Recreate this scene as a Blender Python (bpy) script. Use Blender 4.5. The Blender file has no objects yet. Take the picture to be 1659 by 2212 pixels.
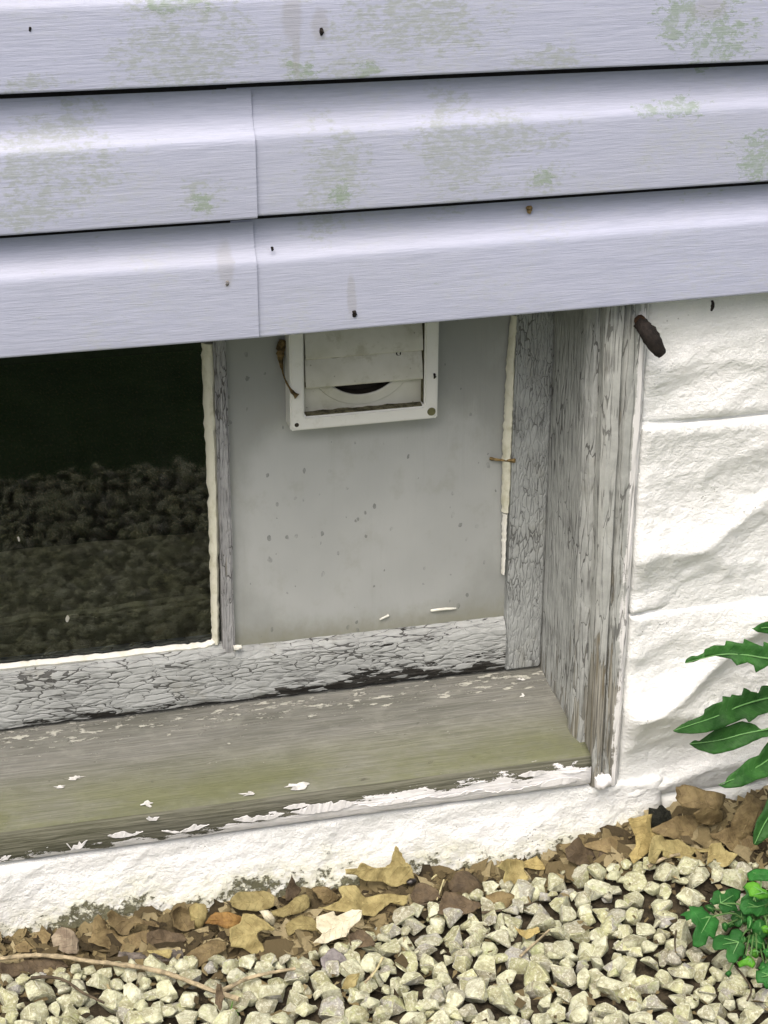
import bpy, bmesh, math, random
import numpy as np
from mathutils import Vector, Matrix, noise, geometry

rnd = random.Random(11)
sc = bpy.context.scene
COL = sc.collection

# ------------------------------------------------------------------ camera
# pixel coordinates (1659 x 2212 frame) are only used to find directions; distances come from planes
FPX = 4390.0
YAW, PITCH, ROLL = (math.radians(a) for a in (14.0, 25.26, 0.32))
CAM = Vector((-0.36900973, -1.90000309, 0.81033792))
def _axes():
    cy, sy = math.cos(YAW), math.sin(YAW)
    f = Vector((sy, cy, 0)); r = Vector((cy, -sy, 0)); u = Vector((0, 0, 1))
    f2 = f*math.cos(PITCH) - u*math.sin(PITCH); u2 = u*math.cos(PITCH) + f*math.sin(PITCH)
    c, s = math.cos(ROLL), math.sin(ROLL)
    return r*c + u2*s, -r*s + u2*c, f2
RV, UV, FV = _axes()
def ray(px, py):
    return RV*((px-829.5)/FPX) - UV*((py-1106.0)/FPX) + FV
def at_y(px, py, y):
    d = ray(px, py); return CAM + d*((y-CAM.y)/d.y)
def at_z(px, py, z):
    d = ray(px, py); return CAM + d*((z-CAM.z)/d.z)
def at_plane(px, py, p, n):
    d = ray(px, py); return CAM + d*((p-CAM).dot(n)/d.dot(n))
def project(p):
    q = Vector(p)-CAM; w = q.dot(FV)
    return 829.5 + q.dot(RV)/w*FPX, 1106.0 - q.dot(UV)/w*FPX

cd = bpy.data.cameras.new('camera'); cam = bpy.data.objects.new('camera', cd); COL.objects.link(cam)
cam.matrix_world = Matrix(((RV.x, UV.x, -FV.x, CAM.x), (RV.y, UV.y, -FV.y, CAM.y), (RV.z, UV.z, -FV.z, CAM.z), (0, 0, 0, 1)))
cd.sensor_fit = 'VERTICAL'; cd.sensor_height = 36.0; cd.sensor_width = 27.0
cd.lens = 36.0*FPX/2212.0; cd.clip_start = 0.02; cd.clip_end = 500
sc.camera = cam

# ------------------------------------------------------------------ light: bright overcast day
SUN_EL, SUN_AZ = math.radians(61), math.radians(213)
w = bpy.data.worlds.new('World'); sc.world = w; w.use_nodes = True
wn = w.node_tree; bg = wn.nodes['Background']
sky = wn.nodes.new('ShaderNodeTexSky'); sky.sky_type = 'NISHITA'; sky.sun_disc = False
sky.sun_elevation = SUN_EL; sky.sun_rotation = SUN_AZ; sky.dust_density = 8.0; sky.air_density = 0.6; sky.ozone_density = 0.4
wn.links.new(sky.outputs[0], bg.inputs[0]); bg.inputs[1].default_value = 0.13
sl = bpy.data.lights.new('sun', 'SUN'); sl.energy = 1.5; sl.angle = math.radians(60); sl.color = (1.0, 0.985, 0.93)
so = bpy.data.objects.new('sun', sl); COL.objects.link(so)
sd = Vector((math.sin(SUN_AZ)*math.cos(SUN_EL), math.cos(SUN_AZ)*math.cos(SUN_EL), math.sin(SUN_EL)))
so.rotation_euler = (-sd).to_track_quat('-Z', 'Y').to_euler()
sc.view_settings.view_transform = 'Standard'; sc.view_settings.look = 'None'
sc.view_settings.gamma = 1.0; sc.view_settings.exposure = 0.52

# ------------------------------------------------------------------ small helpers
def tag(o, label=None, cat=None, group=None, kind=None):
    if label: o['label'] = label
    if cat: o['category'] = cat
    if group: o['group'] = group
    if kind: o['kind'] = kind
    return o
def empty(name, loc=(0, 0, 0)):
    o = bpy.data.objects.new(name, None); COL.objects.link(o); o.location = loc; o.empty_display_size = 0.02
    return o
def link(name, me, mat, parent=None, smooth=False):
    o = bpy.data.objects.new(name, me); COL.objects.link(o)
    if mat is not None and len(me.materials) == 0: me.materials.append(mat)
    if smooth:
        for p in me.polygons: p.use_smooth = True
    if parent is not None:
        o.parent = parent; o.matrix_parent_inverse = Matrix.Translation(-Vector(parent.location))
    return o
def from_py(name, vs, fs, mat, parent=None, smooth=False):
    me = bpy.data.meshes.new(name); me.from_pydata([tuple(v) for v in vs], [], fs); me.update()
    return link(name, me, mat, parent, smooth)
def from_bm(name, bm, mat, parent=None, smooth=False):
    me = bpy.data.meshes.new(name); bmesh.ops.recalc_face_normals(bm, faces=bm.faces[:]); bm.to_mesh(me); bm.free()
    return link(name, me, mat, parent, smooth)
def N(x, y, z=0.0): return noise.noise(Vector((x, y, z)))
def smooth01(t): t = max(0.0, min(1.0, t)); return t*t*(3-2*t)

def add_box(bm, x0, x1, y0, y1, z0, z1):
    v = [bm.verts.new(p) for p in ((x0,y0,z0),(x1,y0,z0),(x1,y1,z0),(x0,y1,z0),(x0,y0,z1),(x1,y0,z1),(x1,y1,z1),(x0,y1,z1))]
    for f in ((0,3,2,1),(4,5,6,7),(0,1,5,4),(1,2,6,5),(2,3,7,6),(3,0,4,7)): bm.faces.new([v[i] for i in f])
def box(name, x0, x1, y0, y1, z0, z1, mat, parent, bev=0.0, seg=2):
    bm = bmesh.new(); add_box(bm, x0, x1, y0, y1, z0, z1)
    if bev: bmesh.ops.bevel(bm, geom=bm.edges[:], offset=bev, segments=seg, affect='EDGES')
    return from_bm(name, bm, mat, parent, smooth=False)

def loft(name, rings, mat, parent=None, closed=True, caps=True, smooth=True):
    """rings: list of equal-length point lists"""
    vs = [p for r in rings for p in r]; n = len(rings[0]); fs = []
    for i in range(len(rings)-1):
        for j in range(n if closed else n-1):
            a, b = i*n+j, i*n+(j+1) % n
            fs.append((a, b, b+n, a+n))
    if caps and closed:
        fs.append(tuple(range(n-1, -1, -1))); fs.append(tuple((len(rings)-1)*n+k for k in range(n)))
    me = bpy.data.meshes.new(name); me.from_pydata([tuple(v) for v in vs], [], fs); me.update()
    bm = bmesh.new(); bm.from_mesh(me); bmesh.ops.recalc_face_normals(bm, faces=bm.faces[:]); bm.to_mesh(me); bm.free()
    o = link(name, me, mat, parent, smooth)
    if smooth: me.set_sharp_from_angle(angle=math.radians(55))
    return o
def tube(name, pts, radii, mat, parent=None, seg=7, wob=0.0):
    rings = []
    for i, p in enumerate(pts):
        p = Vector(p); a = Vector(pts[max(i-1, 0)]); b = Vector(pts[min(i+1, len(pts)-1)])
        t = (b-a).normalized(); s = t.cross(Vector((0.1, 0.2, 1))).normalized(); q = t.cross(s)
        r = radii[i] if isinstance(radii, (list, tuple)) else radii
        rings.append([p + (s*math.cos(2*math.pi*k/seg) + q*math.sin(2*math.pi*k/seg))*r*(1+wob*N(p.x*300+k, p.y*300, p.z*300)) for k in range(seg)])
    return loft(name, rings, mat, parent)
def bend(pts, n=6):
    out = []
    for i in range(len(pts)-1):
        p0, p1, p2, p3 = (Vector(pts[max(0, min(len(pts)-1, i+k))]) for k in (-1, 0, 1, 2))
        for k in range(n):
            t = k/n
            out.append(0.5*((2*p1) + (p2-p0)*t + (2*p0-5*p1+4*p2-p3)*t*t + (3*p1-p0-3*p2+p3)*t**3))
    out.append(Vector(pts[-1])); return out

# ------------------------------------------------------------------ material toolkit
class M:
    def __init__(s, name):
        s.m = bpy.data.materials.new(name); s.m.use_nodes = True; s.t = s.m.node_tree
        s.b = s.t.nodes['Principled BSDF']; s.out = s.t.nodes['Material Output']
        s.tc = s.t.nodes.new('ShaderNodeTexCoord'); s.geo = None
        s.p = s.tc.outputs['Object']
    def n(s, ty): return s.t.nodes.new('ShaderNode'+ty)
    def set(s, sock, v):
        if v is None: return
        if hasattr(v, 'is_output'): s.t.links.new(v, sock)
        elif isinstance(v, (tuple, list)) and len(v) == 3 and sock.type == 'RGBA': sock.default_value = (*v, 1)
        else: sock.default_value = v
    def map(s, scale=(1, 1, 1), loc=(0, 0, 0), rot=(0, 0, 0), v=None):
        m = s.n('Mapping'); s.set(m.inputs[0], v or s.p); m.inputs[1].default_value = loc; m.inputs[2].default_value = rot; m.inputs[3].default_value = scale
        return m.outputs[0]
    def noise(s, v, scale=1.0, detail=3.0, rough=0.5, dist=0.0):
        m = s.n('TexNoise'); s.set(m.inputs['Vector'], v); m.inputs['Scale'].default_value = scale; m.inputs['Detail'].default_value = detail
        m.inputs['Roughness'].default_value = rough; m.inputs['Distortion'].default_value = dist
        return m.outputs['Fac']
    def noisec(s, v, scale, detail=2.0):
        m = s.n('TexNoise'); s.set(m.inputs['Vector'], v); m.inputs['Scale'].default_value = scale; m.inputs['Detail'].default_value = detail
        return m.outputs['Color']
    def vor(s, v, feature='DISTANCE_TO_EDGE', scale=1.0, out='Distance', rand=1.0):
        m = s.n('TexVoronoi'); m.feature = feature; s.set(m.inputs['Vector'], v); m.inputs['Scale'].default_value = scale; m.inputs['Randomness'].default_value = rand
        return m.outputs[out]
    def math(s, op, a, b=0.0, clamp=False):
        m = s.n('Math'); m.operation = op; m.use_clamp = clamp; s.set(m.inputs[0], a); s.set(m.inputs[1], b); return m.outputs[0]
    def ss(s, v, lo, hi, a=0.0, b=1.0):
        m = s.n('MapRange'); m.interpolation_type = 'SMOOTHSTEP'; s.set(m.inputs[0], v)
        m.inputs[1].default_value = lo; m.inputs[2].default_value = hi; m.inputs[3].default_value = a; m.inputs[4].default_value = b
        return m.outputs[0]
    def mix(s, f, a, b):
        m = s.n('Mix'); m.data_type = 'RGBA'; s.set(m.inputs[0], f); s.set(m.inputs[6], a); s.set(m.inputs[7], b); return m.outputs[2]
    def mixv(s, f, a, b):
        m = s.n('Mix'); m.data_type = 'FLOAT'; s.set(m.inputs[0], f); s.set(m.inputs[2], a); s.set(m.inputs[3], b); return m.outputs[0]
    def warp(s, v, scale, amt):
        c = s.noisec(v, scale); a = s.n('VectorMath'); a.operation = 'SUBTRACT'; s.set(a.inputs[0], c); a.inputs[1].default_value = (.5, .5, .5)
        b = s.n('VectorMath'); b.operation = 'SCALE'; s.set(b.inputs[0], a.outputs[0]); b.inputs[3].default_value = amt
        d = s.n('VectorMath'); d.operation = 'ADD'; s.set(d.inputs[0], v); s.set(d.inputs[1], b.outputs[0]); return d.outputs[0]
    def xyz(s, v=None):
        m = s.n('SeparateXYZ'); s.set(m.inputs[0], v or s.p); return m.outputs
    def spots(s, ells):
        """soft stain shapes in the XZ plane of a wall: (x, z, rx, rz)"""
        x = s.xyz(); c = s.n('CombineXYZ'); s.set(c.inputs[0], x[0]); s.set(c.inputs[2], x[2]); tot = None
        for (cx, cz, rx, rz) in ells:
            mp = s.map((1/rx, 1, 1/rz), (-cx/rx, 0, -cz/rz), v=c.outputs[0])
            g = s.n('TexGradient'); g.gradient_type = 'SPHERICAL'; s.set(g.inputs[0], mp)
            tot = g.outputs['Fac'] if tot is None else s.math('MAXIMUM', tot, g.outputs['Fac'])
        return tot
    def veins(s):
        a = s.n('Attribute'); a.attribute_name = 'lu'; b = s.n('Attribute'); b.attribute_name = 'lv'
        lu, lv = a.outputs['Fac'], b.outputs['Fac']; nz = s.noise(s.map((60, 60, 60)), 1, 2)
        mid = s.ss(lv, .0003, .0010, 1, 0)
        t = s.math('FRACT', s.math('ADD', s.math('MULTIPLY', s.math('SUBTRACT', lu, s.math('MULTIPLY', lv, .8)), 140), s.math('MULTIPLY', nz, 1.2)))
        side = s.ss(s.math('ABSOLUTE', s.math('SUBTRACT', t, .5)), .0, .09, 1, 0)
        return s.math('MAXIMUM', mid, s.math('MULTIPLY', side, .55))
    def bump(s, h, strength=0.5, dist=0.001, normal=None):
        m = s.n('Bump'); m.inputs['Strength'].default_value = strength; m.inputs['Distance'].default_value = dist
        s.set(m.inputs['Height'], h); s.set(m.inputs['Normal'], normal); return m.outputs[0]
    def done(s, col, rough=0.7, normal=None, spec=0.3):
        s.set(s.b.inputs['Base Color'], col); s.set(s.b.inputs['Roughness'], rough); s.set(s.b.inputs['Normal'], normal)
        s.b.inputs['Specular IOR Level'].default_value = spec
        return s.m

SY = -0.165     # outer plane of the siding
def sp(px, py, w_, h_):   # stain ellipse on the siding from its place and size in the frame
    p = at_y(px, py, SY); return (p.x, p.z, w_/2270.0, h_/2050.0)

def mat_siding():
    m = M('vinyl_siding')
    grain = m.noise(m.warp(m.map((26, 26, 430)), .25, 1.6), 1.0, 5, 0.62)
    grain2 = m.noise(m.map((80, 80, 800)), 1.0, 3, 0.7)
    g = m.math('ADD', m.math('MULTIPLY', grain, 0.7), m.math('MULTIPLY', grain2, 0.3))
    col = m.mix(m.ss(g, .38, .62), (0.385, 0.415, 0.540), (0.440, 0.470, 0.600))
    fade = m.noise(m.map((2.2, 2.2, 5)), 1.0, 3, .5)
    col = m.mix(m.ss(fade, .35, .65, .30, 0), col, (0.36, 0.38, 0.44))
    blot = m.noise(m.map((9, 9, 12)), 1.0, 5, 0.65)
    fine = m.noise(m.map((110, 110, 240)), 1.0, 5, 0.72)
    mid = m.noise(m.map((24, 24, 34)), 1.0, 8, .74)
    grime = m.math('MULTIPLY', m.ss(blot, .46, .66), m.ss(fine, .42, .60))
    col = m.mix(m.math('MULTIPLY', grime, .42), col, (0.40, 0.43, 0.43))
    faint = m.spots([sp(720, 390, 120, 160), sp(1180, 388, 90, 50), sp(390, 15, 190, 80), sp(345, 80, 130, 80), sp(640, 145, 60, 60), sp(770, 150, 100, 34), sp(440, 430, 80, 60), sp(80, 180, 120, 30),
                     sp(222, 338, 30, 40), sp(1100, 290, 190, 70), sp(1000, 330, 160, 160), sp(100, 350, 230, 150), sp(400, 120, 230, 130), sp(1180, 130, 150, 40), sp(60, 460, 160, 50), sp(900, 40, 260, 120)])
    fm = m.ss(m.math('ADD', m.math('MULTIPLY', faint, .26), m.math('ADD', m.math('MULTIPLY', mid, .62), m.math('MULTIPLY', fine, .46))), .62, .74)
    col = m.mix(m.math('MULTIPLY', fm, m.ss(fine, .38, .58, .10, .72)), col, (0.31, 0.345, 0.335))
    strong = m.spots([sp(1540, 75, 170, 120), sp(1470, 30, 90, 110), sp(1645, 345, 150, 95), sp(1460, 238, 160, 34), sp(735, 430, 50, 50), sp(1175, 385, 60, 36), sp(440, 435, 50, 40), sp(385, 8, 110, 40), sp(650, 155, 60, 40), sp(795, 150, 50, 22)])
    gm = m.ss(m.math('ADD', m.math('MULTIPLY', strong, .30), m.math('ADD', m.math('MULTIPLY', mid, .75), m.math('MULTIPLY', fine, .35))), .69, .745)
    gcol = m.mix(m.noise(m.map((40, 40, 60)), 1.0, 3), (0.19, 0.27, 0.18), (0.31, 0.36, 0.325))
    chip = m.noise(m.map((75, 75, 95), (5, 5, 5)), 1.0, 6, .78)
    col = m.mix(m.math('MULTIPLY', m.math('MULTIPLY', gm, m.ss(chip, .44, .50, .18, 1)), m.ss(fine, .30, .58, .35, .80)), col, gcol)
    drip = m.spots([sp(632, 40, 30, 70), sp(640, 100, 12, 90), sp(692, 55, 26, 44), sp(488, 575, 26, 60), sp(491, 600, 14, 34), sp(760, 640, 14, 60), sp(764, 660, 12, 34), sp(1535, 20, 60, 30)])
    dm = m.ss(m.math('ADD', drip, m.math('MULTIPLY', fine, .6)), .45, .85)
    col = m.mix(m.math('MULTIPLY', dm, .42), col, (0.30, 0.30, 0.31))
    nb = m.bump(g, .5, .0012)
    nb = m.bump(gm, .3, .0004, nb)
    return m.done(col, m.ss(g, .3, .7, .34, .50), nb, .5)
def mat_plain(name, col, rough=.7, bscale=400, bstr=.2, bdist=.0005, var=.12, spec=.3):
    m = M(name); f = m.noise(m.p, bscale*.25, 5, .65); f2 = m.noise(m.p, bscale, 3, .6)
    dark = tuple(c*(1-var*2) for c in col); lite = tuple(min(1, c*(1+var)) for c in col)
    return m.done(m.mix(m.ss(f, .3, .7), dark, lite), rough, m.bump(f2, bstr, bdist), spec)

def mat_cracked(name, axis, paint, seed, size=1.0, loss_lo=.80, bare=(0.30, 0.29, 0.26), wear=None, olive=0.0, hole=(0.018, 0.016, 0.014), ratio=3.6, dark=.75, amount=0.0, white=None):
    """old paint broken along the grain: short dark splits, a few lost plates, dull stains"""
    m = M(name)
    b = 230*size; a = b/ratio
    sc_ = (a, b, b) if axis == 'x' else (b, b, a)
    v = m.map(sc_, (seed, seed*.7, seed*1.3)); v = m.warp(v, .8, 1.3)
    e = m.vor(v); cell = m.xyz(m.vor(v, 'F1', out='Color'))[0]
    area = m.noise(m.map((13, 13, 13), (seed, 0, 0)), 1.0, 4, .65)
    brk = m.noise(m.map(tuple(k*.55 for k in sc_), (0, seed, 0)), 1.0, 4, .7)          # splits fade in and out along their run
    wd = m.math('MULTIPLY', m.ss(m.math('ADD', area, amount), .38, .68), m.ss(brk, .40, .66, 0, .105))
    crack = m.math('LESS_THAN', e, wd)
    ls = (a*.22, b*.55, b*.55) if axis == 'x' else (b*.55, b*.55, a*.22)               # long splits with the grain
    ln = m.math('ABSOLUTE', m.math('SUBTRACT', m.noise(m.map(ls, (seed*2, 3, seed)), 1.0, 3, .55), .5))
    split = m.math('MULTIPLY', m.math('LESS_THAN', ln, .012), m.ss(m.noise(m.map((17, 17, 17), (2, seed, 0)), 1.0, 2), .50, .60))
    crack = m.math('MAXIMUM', crack, m.math('MULTIPLY', split, .8))
    big = m.noise(m.map((11, 11, 11), (seed*3, seed, 0)), 1.0, 4, .6)
    st_ = (40, 260, 260) if axis == 'x' else (260, 260, 12)
    strk = m.noise(m.map(st_, (seed, 1, seed)), 1.0, 5, .68)
    l = m.math('ADD', m.math('MULTIPLY', cell, .35), m.math('ADD', m.math('MULTIPLY', big, .5), m.math('MULTIPLY', strk, .75)))
    if wear is not None: l = m.math('ADD', l, wear(m))
    lost = m.ss(l, loss_lo, loss_lo+.035)
    gs = (9, 480, 480) if axis == 'x' else (480, 480, 7)
    grain = m.noise(m.map(gs, (seed, 0, 0)), 1.0, 5, .7)
    mot = m.noise(m.map((34, 34, 34)), 1.0, 6, .72)
    pc = m.mix(m.ss(mot, .32, .68), tuple(c*.80 for c in paint), tuple(min(1, c*1.08) for c in paint))
    pc = m.mix(m.ss(grain, .50, .70, 0, .22), pc, tuple(c*.62 for c in paint))
    stain = m.ss(m.noise(m.map((16, 16, 10), (0, 0, seed)), 1.0, 6, .72), .54, .70)
    pc = m.mix(m.math('MULTIPLY', stain, .30+olive), pc, (0.20, 0.19, 0.135))
    bc = m.mix(m.ss(grain, .36, .64), tuple(c*.36 for c in bare), bare)
    bc = m.mix(m.ss(m.noise(m.map((40, 200, 200) if axis == 'x' else (200, 200, 9), (seed, seed, seed)), 1.0, 4), .54, .60, 0, .8), bc, hole)
    col = m.mix(lost, pc, bc)
    if white is not None:
        wm = white(m, mot, strk); col = m.mix(wm, col, (0.72, 0.72, 0.71))
    cr = m.math('MULTIPLY', crack, m.math('SUBTRACT', 1.0, lost))
    col = m.mix(m.math('MULTIPLY', cr, dark), col, (0.022, 0.020, 0.018))
    h = m.math('SUBTRACT', m.math('SUBTRACT', 1.0, m.math('MULTIPLY', cr, .8)), m.math('MULTIPLY', lost, m.math('SUBTRACT', 1.0, m.math('MULTIPLY', grain, .6))))
    h = m.math('ADD', h, m.math('MULTIPLY', mot, .5)); h = m.math('ADD', h, m.ss(e, 0, .22, 0, .5))
    return m.done(col, .72, m.bump(h, .9, .0014), .25)

# ------------------------------------------------------------------ heights and planes
G = -0.487          # ground level at the wall
ZR = -0.3215        # lower edge of the bottom rail
def gz(x, y):
    bank = 0.040*smooth01((x-.20)/.22)*smooth01((y+.31)/.14)
    far = -.010*smooth01((-y-.35)/.6)
    return G + bank + far + .004*N(x*9, y*9, 3.0)
def at_ground(px, py, up=0.0):
    p = at_z(px, py, G+up)
    for _ in range(4): p = at_z(px, py, gz(p.x, p.y)+up)
    return p

# ------------------------------------------------------------------ ground, lawn, soil
def mat_soil():
    m = M('soil'); a = m.noise(m.map((60, 60, 60)), 1, 6, .7); b = m.noise(m.map((400, 400, 400)), 1, 3, .6)
    col = m.mix(m.ss(a, .35, .65), (0.016, 0.013, 0.009), (0.070, 0.057, 0.038))
    return m.done(col, .95, m.bump(m.math('ADD', a, m.math('MULTIPLY', b, .4)), 1.0, .004), .1)
def mat_lawn():
    m = M('lawn'); a = m.noise(m.map((6, 6, 6)), 1, 6, .7); b = m.noise(m.map((250, 90, 90)), 1, 3, .6)
    col = m.mix(m.ss(a, .3, .7), (0.030, 0.058, 0.024), (0.06, 0.10, 0.04))
    col = m.mix(m.ss(b, .5, .7), col, (0.10, 0.11, 0.05))
    return m.done(col, .9, m.bump(b, 1.0, .01), .1)
SOIL = mat_soil()
from_py('lawn', [(-150, -150, G-.035), (150, -150, G-.035), (150, 150, G-.035), (-150, 150, G-.035)], [(0, 1, 2, 3)], mat_lawn())
tag(bpy.data.objects['lawn'], 'short green lawn beyond the gravel strip', kind='structure')
nx, ny = 150, 70; vs = []; fs = []
for j in range(ny+1):
    for i in range(nx+1):
        x = -1.6 + 3.2*i/nx; y = -1.06 + 0.98*j/ny
        z = gz(x, y) - .030*smooth01((-y-.98)/.08) + .003*N(x*60, y*60, 9)
        vs.append((x, y, z))
for j in range(ny):
    for i in range(nx):
        a = j*(nx+1)+i; fs.append((a, a+1, a+nx+2, a+nx+1))
bed = from_py('gravel_bed', vs, fs, SOIL, None, True)
tag(bed, 'strip of pale gravel over dark soil along the wall', kind='structure')

# ------------------------------------------------------------------ white painted block wall
def mat_whitestone():
    m = M('painted_block')
    f = m.noise(m.map((240, 240, 240)), 1, 5, .7); c = m.noise(m.map((70, 70, 95)), 1, 6, .68); l = m.noise(m.map((12, 12, 16)), 1, 4, .6)
    col = m.mix(m.ss(l, .35, .7), (0.80, 0.82, 0.805), (0.865, 0.88, 0.87))
    x = m.xyz()
    low = m.ss(m.math('ADD', x[2], m.math('MULTIPLY', m.math('SUBTRACT', l, .5), .09)), -.500, -.400, 1, 0)
    c2 = m.noise(m.map((130, 130, 150), (3, 3, 3)), 1, 6, .78)
    worn = m.ss(m.math('ADD', m.math('MULTIPLY', low, .34), m.math('ADD', m.math('MULTIPLY', c, .45), m.math('MULTIPLY', c2, .45))), .715, .755)
    worn = m.math('MULTIPLY', worn, m.ss(low, .02, .3))
    wc = m.mix(m.noise(m.map((160, 160, 160)), 1, 3), (0.03, 0.027, 0.014), (0.26, 0.26, 0.16))
    col = m.mix(m.math('MULTIPLY', m.ss(low, .1, .9), m.ss(c, .32, .58, .15, .75)), col, (0.60, 0.60, 0.40))
    col = m.mix(worn, col, wc)
    # lichen dots in trails
    dots = m.math('LESS_THAN', m.vor(m.map((230, 230, 230)), 'F1'), .20)
    trail = m.math('MULTIPLY', m.ss(m.noise(m.map((9, 9, 14), (4, 0, 2)), 1, 3, .6, 1.5), .60, .68), dots)
    col = m.mix(m.math('MULTIPLY', trail, .7), col, (0.10, 0.10, 0.085))
    h = m.math('ADD', m.math('MULTIPLY', f, .5), m.math('MULTIPLY', c, 1.0))
    h = m.math('SUBTRACT', h, m.math('MULTIPLY', worn, .5))
    return m.done(col, .6, m.bump(h, .85, .0042), .3)
WHITE = mat_whitestone()
wall = empty('block_wall', (.5, 0, G))
tag(wall, 'white painted rock-faced block wall below the siding, around the window', 'wall')
def rock_block(x0, x1, z0, z1, y_face, seed, amp=.021, foot=0.0, topcut=.012, jag=0.0):
    """one rock-faced block; its face is a fine grid with chiselled ledges, its rim falls back to the joint"""
    rb = random.Random(int(seed*10)); bowls = []; ca, sa = math.cos(.32), math.sin(.32)
    for _ in range(int((x1-x0)*(z1-z0)/.0033)+3):
        bx, bz = rb.uniform(x0, x1), rb.uniform(z0, z1)
        bowls.append((bx*ca+bz*sa, -bx*sa+bz*ca, rb.uniform(-.003, .009), rb.uniform(-.05, .05), rb.uniform(-.06, .16), rb.uniform(4.0, 12.0)))
    st = .0036; n = max(4, int((x1-x0)/st)); k = max(4, int((z1-z0)/st)); vs = []; fs = []
    for j in range(k+1):
        for i in range(n+1):
            x = x0+(x1-x0)*i/n; z = z0+(z1-z0)*j/k
            wx = x+.022*N(x*8+seed, z*8, 1.7)+.008*N(x*24, z*24, seed); wz = z+.018*N(x*8, z*8+seed, 4.1)+.007*N(x*24, z*24, seed+9)
            u, v = wx*math.cos(.32)+wz*math.sin(.32), -wx*math.sin(.32)+wz*math.cos(.32)
            acc = 0.0
            for (cu, cv, o_, gu, gv, aa) in bowls:
                du, dv = u-cu, v-cv
                acc += math.exp(-(o_+gu*du+gv*dv+aa*(du*du*.22+dv*dv))*1100.0)
            h = min(-math.log(max(acc, 1e-30))/1100.0, .03)*(amp/.021) + .0013*N(x*60, z*80, seed) + .0012*N(x*130, z*170, seed) + .0008*N(x*260, z*330, seed)
            h *= 1-.75*smooth01((z-.06)/.08)
            e = min((x-x0), (x1-x), (z-z0), (z1-z)*(.014/max(topcut, .001)))
            ed = smooth01(e/.012); jw = smooth01((e-.0)/.006)
            y = y_face - h*(.72+.28*ed) + .0022*(1-jw)
            if foot: y -= foot*smooth01((z1-z)/(z1-z0)*1.25)
            vs.append((x, y, z))
    for j in range(k):
        for i in range(n):
            a = j*(n+1)+i; fs.append((a, a+1, a+n+2, a+n+1))
    # sides going back into the wall
    rim = [i for i in range(n+1)] + [(j)*(n+1)+n for j in range(1, k+1)] + [k*(n+1)+i for i in range(n-1, -1, -1)] + [j*(n+1) for j in range(k-1, 0, -1)]
    b0 = len(vs)
    for r_ in rim: vs.append((vs[r_][0], -.05, vs[r_][2]))
    L = len(rim)
    for q in range(L): fs.append((rim[(q+1) % L], rim[q], b0+q, b0+(q+1) % L))
    return from_py('stone_block', vs, fs, WHITE, wall, True)
XO = 0.3365        # outer edge of the window casing against the blocks
zj1 = at_y(1500, 914, -.145).z; zj2 = at_y(1500, 1318, -.145).z; zj3 = at_y(1420, 1735, -.15).z
rock_block(XO, .80, zj1+.002, .19, -.136, 3.1)
rock_block(XO, .72, zj2+.002, zj1-.002, -.136, 71.3)
rock_block(.724, 1.15, zj2+.002, zj1-.002, -.136, 12.4)
rock_block(XO, .80, zj3+.002, zj2-.002, -.136, 15.7)
rock_block(.804, 1.25, zj1+.002, .19, -.136, 23.1)
rock_block(.804, 1.25, zj3+.002, zj2-.002, -.136, 31.7)
xj = at_y(1440, 1780, -.16).x
zb = -.4000
rock_block(-.62, xj-.0015, -.53, zb, -.137, 40.2, .008, .018, .008)
rock_block(xj+.0015, .85, -.53, zj3-.002, -.137, 44.9, .010, .016)
rock_block(-1.3, -.624, -.53, zb, -.137, 47.9, .008, .018, .008)
rock_block(-1.3, -.945, zb+.003, .30, -.136, 53.0)
bm = bmesh.new()
add_box(bm, XO+.001, 1.3, -.1352, -.04, -.53, .30); add_box(bm, -1.31, -.95, -.1352, -.04, zb, .30); add_box(bm, -1.31, XO+.001, -.129, -.04, -.53, zb-.002)
from_bm('mortar', bm, WHITE, wall)

# ------------------------------------------------------------------ vinyl siding
SID = mat_siding()
siding = empty('house_siding', (0, SY, .157))
tag(siding, 'pale lavender grey vinyl siding with green algae stains above the window', 'siding')
PROF = [(.0150, .0034), (.0040, .0006), (.0010, .0001), (.0001, .0008), (.0000, .0026), (.0008, .020), (.0018, .045), (.0026, .066), (.0031, .0700), (.0042, .0728),
        (.0064, .0752), (.0092, .0782), (.0122, .0822), (.0145, .0868), (.0162, .0920), (.0172, .0975), (.0178, .1025), (.0184, .1058)]
XM = .09
def siding_board(x0, x1, zf_, seed, dy=0.0, upper=None):
    """zf_(x): height of the lower lip; upper(x): lip of the course above, under which the flange ends with a narrow open gap"""
    n = max(8, int((x1-x0)/.02)); rings = []
    th = .0013; m_ = len(PROF)
    for i in range(n+1):
        x = x0+(x1-x0)*i/n; z = zf_(x)
        wy = .0016*N(x*1.9, seed+7)+.0006*N(x*9, seed+3); prof = list(PROF)
        if upper is not None:
            t = upper(x)-z; prof[-1] = (PROF[-1][0], t-.0079+.0005*N(x*5, seed)); prof[-2] = (PROF[-2][0], t-.0125); prof[-3] = (PROF[-3][0], t-.0180)
        outer = [Vector((x, SY+dy+wy+a, z+b)) for a, b in prof]
        inner = [Vector((x, SY+dy+wy+a+th, z+b+(.0012 if k < 4 else -.0004))) for k, (a, b) in enumerate(prof)][::-1]
        rings.append(outer+inner)
    return loft('siding_board', rings, SID, siding, True, True, True)
xs = at_y(556, 600, SY).x
z3 = at_y(830, 706, SY).z; z2 = at_y(830, 450, SY+.001).z; z1 = at_y(830, 168, SY+.001).z
f3l = lambda x: z3-.0006+.0006*N(x*2.3, 1.0); f3r = lambda x: z3-.0002+.0085*(x-XM)+.0006*N(x*2.3, 2.0)
f2l = lambda x: z2-.0008+.0006*N(x*2.3, 3.0); f2r = lambda x: z2+.0004+.0015*(x-XM)+.0006*N(x*2.3, 4.0)
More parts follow.
